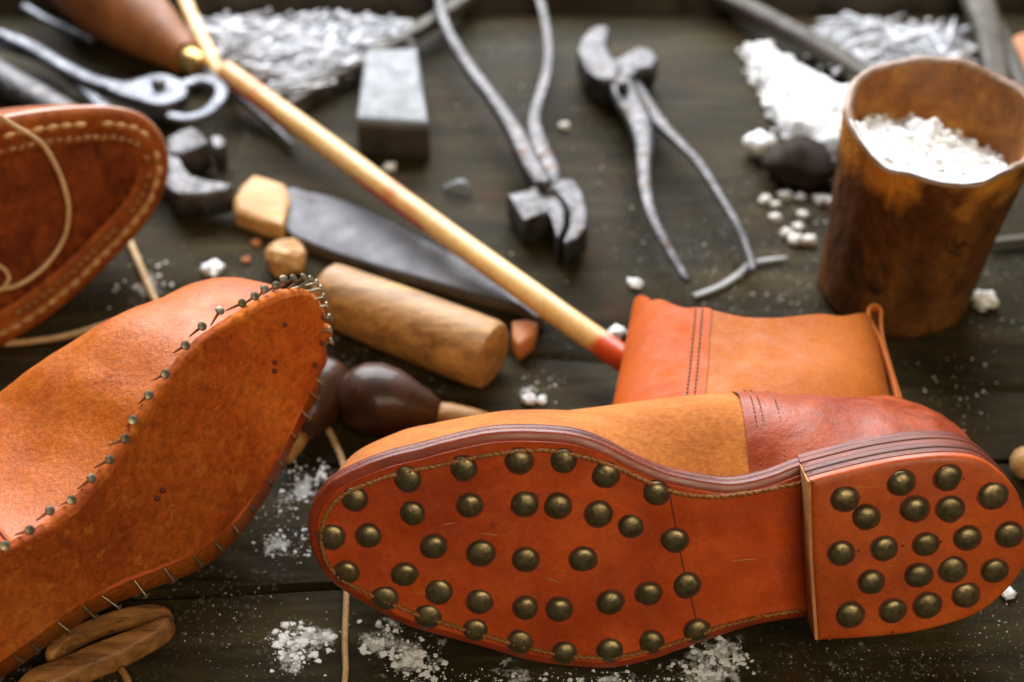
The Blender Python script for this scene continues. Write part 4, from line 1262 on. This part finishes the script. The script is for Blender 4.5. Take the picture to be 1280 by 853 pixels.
flakes([(330, 640, 50, 90, 130, 0.7, 2.6), (300, 790, 110, 70, 200, 0.6, 2.4), (1130, 825, 160, 36, 220, 0.6, 2.4), (1240, 790, 60, 60, 90, 0.7, 3), (680, 480, 40, 26, 50, 0.8, 4.5), (540, 490, 26, 16, 26, 0.8, 4), (1200, 500, 70, 60, 60, 1, 4),
        (190, 360, 60, 44, 70, 1, 6), (780, 300, 240, 90, 60, 0.8, 3.5), (960, 360, 80, 30, 36, 0.8, 4), (1000, 270, 50, 40, 60, 0.8, 4), (1240, 400, 40, 60, 30, 0.8, 3), (600, 160, 160, 80, 40, 0.8, 3), (1000, 150, 60, 70, 60, 0.8, 4)],
       "pale_dust", "crumb", "fine pale dust specks over the dark bench", 8)
v, f = pxtube([(868, 370), (900, 358), (925, 342), (938, 330), (960, 325), (984, 322)], [9, 10, 10, 9, 8, 6], [.002] * 6, n=40, seg=8, flat=0.35)
tag(mk("metal_strip", v, f, "thread_grey"), "thin bent grey strip under the pincers' handle ends", "strip")

# ------------------------------------------------------------------ back of the bench: nail piles, strips
def nail_geo(p, d, L, r):
    up = Vector((0, 0, 1)); s = d.cross(up).normalized(); u = s.cross(d)
    def rg(c, q): return [c + s * (math.cos(k * math.pi / 3) * q) + u * (math.sin(k * math.pi / 3) * q) for k in range(6)]
    return loft([rg(p, r * 0.3), rg(p + d * L * 0.15, r), rg(p + d * L * 0.93, r), rg(p + d * L * 0.94, r * 1.7), rg(p + d * L, r * 1.6)])
def inside(x, y, poly):
    c = False; n = len(poly)
    for i in range(n):
        (x0, y0), (x1, y1) = poly[i], poly[(i + 1) % n]
        if (y0 > y) != (y1 > y) and x < (x1 - x0) * (y - y0) / (y1 - y0) + x0: c = not c
    return c
def nail_pile(poly, n, L, label, seed, zmax):
    rnd = random.Random(seed); mb = MB(); k = 0
    xs = [p[0] for p in poly]; ys = [p[1] for p in poly]
    while k < n:
        x, y = rnd.uniform(min(xs), max(xs)), rnd.uniform(min(ys), max(ys))
        if not inside(x, y, poly): continue
        k += 1
        z = 0.0015 + zmax * rnd.random() ** 1.2
        a = rnd.gauss(R(14), R(32)) + (math.pi if rnd.random() < 0.5 else 0)
        d = Vector((math.cos(a), math.sin(a), rnd.gauss(0, 0.12))).normalized()
        l = L * rnd.uniform(0.7, 1.2)
        p = U(x, y, z)
        c = p - d * l / 2
        if min(c.z, (c + d * l).z) < 0.001: d.z = 0; d.normalize(); c = p - d * l / 2
        mb.add(*nail_geo(c, d, l, 0.0010))
    return tag(mb.build("nail_pile", "nail"), label, "nails", kind="stuff")
PA = [(255, 26), (330, 28), (420, 24), (500, 30), (490, 52), (440, 80), (372, 116), (335, 92), (290, 66)]
nail_pile(PA, 330, 0.034, "loose pile of bright steel nails behind the stick", 3, 0.012)
PB = [(1012, 36), (1050, 24), (1110, 28), (1200, 40), (1205, 80), (1150, 84), (1085, 92), (1040, 70)]
nail_pile(PB, 170, 0.034, "loose pile of steel nails behind the cup", 4, 0.012)
def single_nail(a, b, label, group):
    p, q = U(*a, 0.0145), U(*b, 0.0145)
    v, f = nail_geo(p, (q - p).normalized(), (q - p).length, 0.0013)
    tag(mk("nail", v, f, "nail"), label, "nail", group)
single_nail((1158, 32), (1180, 68), "bright nail standing out from the pile behind the cup", None)
single_nail((448, 22), (502, 30), "longest nail on the back edge of the nail pile behind the stick", None)
single_nail((300, 24), (338, 14), "nail resting apart at the left corner of the pile behind the stick", None)
def strip(pxs, ws, zs, mat, label, flat=0.8, name="wooden_strip", cat="strip"):
    v, f = pxtube(pxs, ws, zs, n=30, seg=14, flat=flat, sq=4)
    return tag(mk(name, v, f, mat), label, cat)
strip([(362, 132), (400, 108), (450, 80), (500, 52), (560, 16), (590, -6)], [14, 15, 16, 18, 20, 20], [.008, .008, .009, .010, .011, .012], "strip_grey", "dark grey strip bordering the nail pile, its end by the grey block", 0.9)
strip([(870, -22), (905, -2), (960, 26), (1020, 58), (1060, 82), (1105, 112)], [24, 26, 28, 28, 28, 26], [.012] * 6, "strip", "dark wooden strip running from the back ledge towards the cup", 0.8)
strip([(1212, -30), (1222, 0), (1236, 40), (1244, 84), (1250, 120)], [40, 38, 34, 32, 28], [.022, .020, .018, .014, .012], "strip_grey", "grey wooden stick upright behind the cup at the back right", 0.6, "stick", "stick")
strip([(1244, 30), (1262, 70), (1282, 115), (1300, 150)], [22, 22, 22, 20], [.014, .012, .010, .008], "strip_grey", "thinner grey stick slanting at the right edge behind the cup", 0.6, "stick", "stick")
strip([(1238, 304), (1260, 301), (1300, 297), (1340, 292)], [10, 11, 11, 11], [.004] * 4, "strip_grey", "grey rod running out of frame on the right of the cup", 0.8, "steel_rod", "rod")
v, f = slab([Vector(p) for p in crom([U(x, y, 0.012) for x, y in [(1262, 52), (1285, 38), (1330, 40), (1340, 100), (1300, 112), (1272, 92)]], 40, closed=True)], 0.0115, 0.0015)
tag(mk("leather_scrap", v, f, "scrap"), "orange-brown leather scrap at the right edge behind the cup", "leather")
v, f = pxtube([(1274, 578), (1300, 582), (1340, 590)], [40, 44, 44], 0.008, n=14, seg=16)
tag(mk("wooden_stick", v, f, "wood_block"), "tip of a pale wooden stick at the right edge beside the boot heel", "stick")

# ------------------------------------------------------------------ light
def area(name, loc, tgt, sx, sy, power, col):
    l = bpy.data.lights.new(name, "AREA"); l.shape = "RECTANGLE"; l.size = sx; l.size_y = sy; l.energy = power; l.color = col
    o = bpy.data.objects.new(name, l); COL.objects.link(o); o.location = loc
    o.rotation_euler = (Vector(tgt) - Vector(loc)).to_track_quat('-Z', 'Y').to_euler()
    return o
area("window_light", (-0.2, 1.5, 1.15), (0, 0.0, 0.15), 2.0, 1.7, 118, (0.96, 0.97, 1.0))
area("front_fill", (0.5, -1.5, 1.5), (0, 0, 0), 1.4, 1.0, 22, (1.0, 0.82, 0.58))  # unseen warm fill lamp, added to brighten the sides facing the camera
w = bpy.data.worlds.new("World"); scn.world = w; w.use_nodes = True
w.node_tree.nodes["Background"].inputs["Color"].default_value = (0.9, 0.93, 1.0, 1)
w.node_tree.nodes["Background"].inputs["Strength"].default_value = 0.03
vs = scn.view_settings
vs.view_transform = "Standard"; vs.look = "None"; vs.exposure = 0.12; vs.gamma = 1.0
scn.cycles.use_denoising = True
scn.cycles.max_bounces = 6
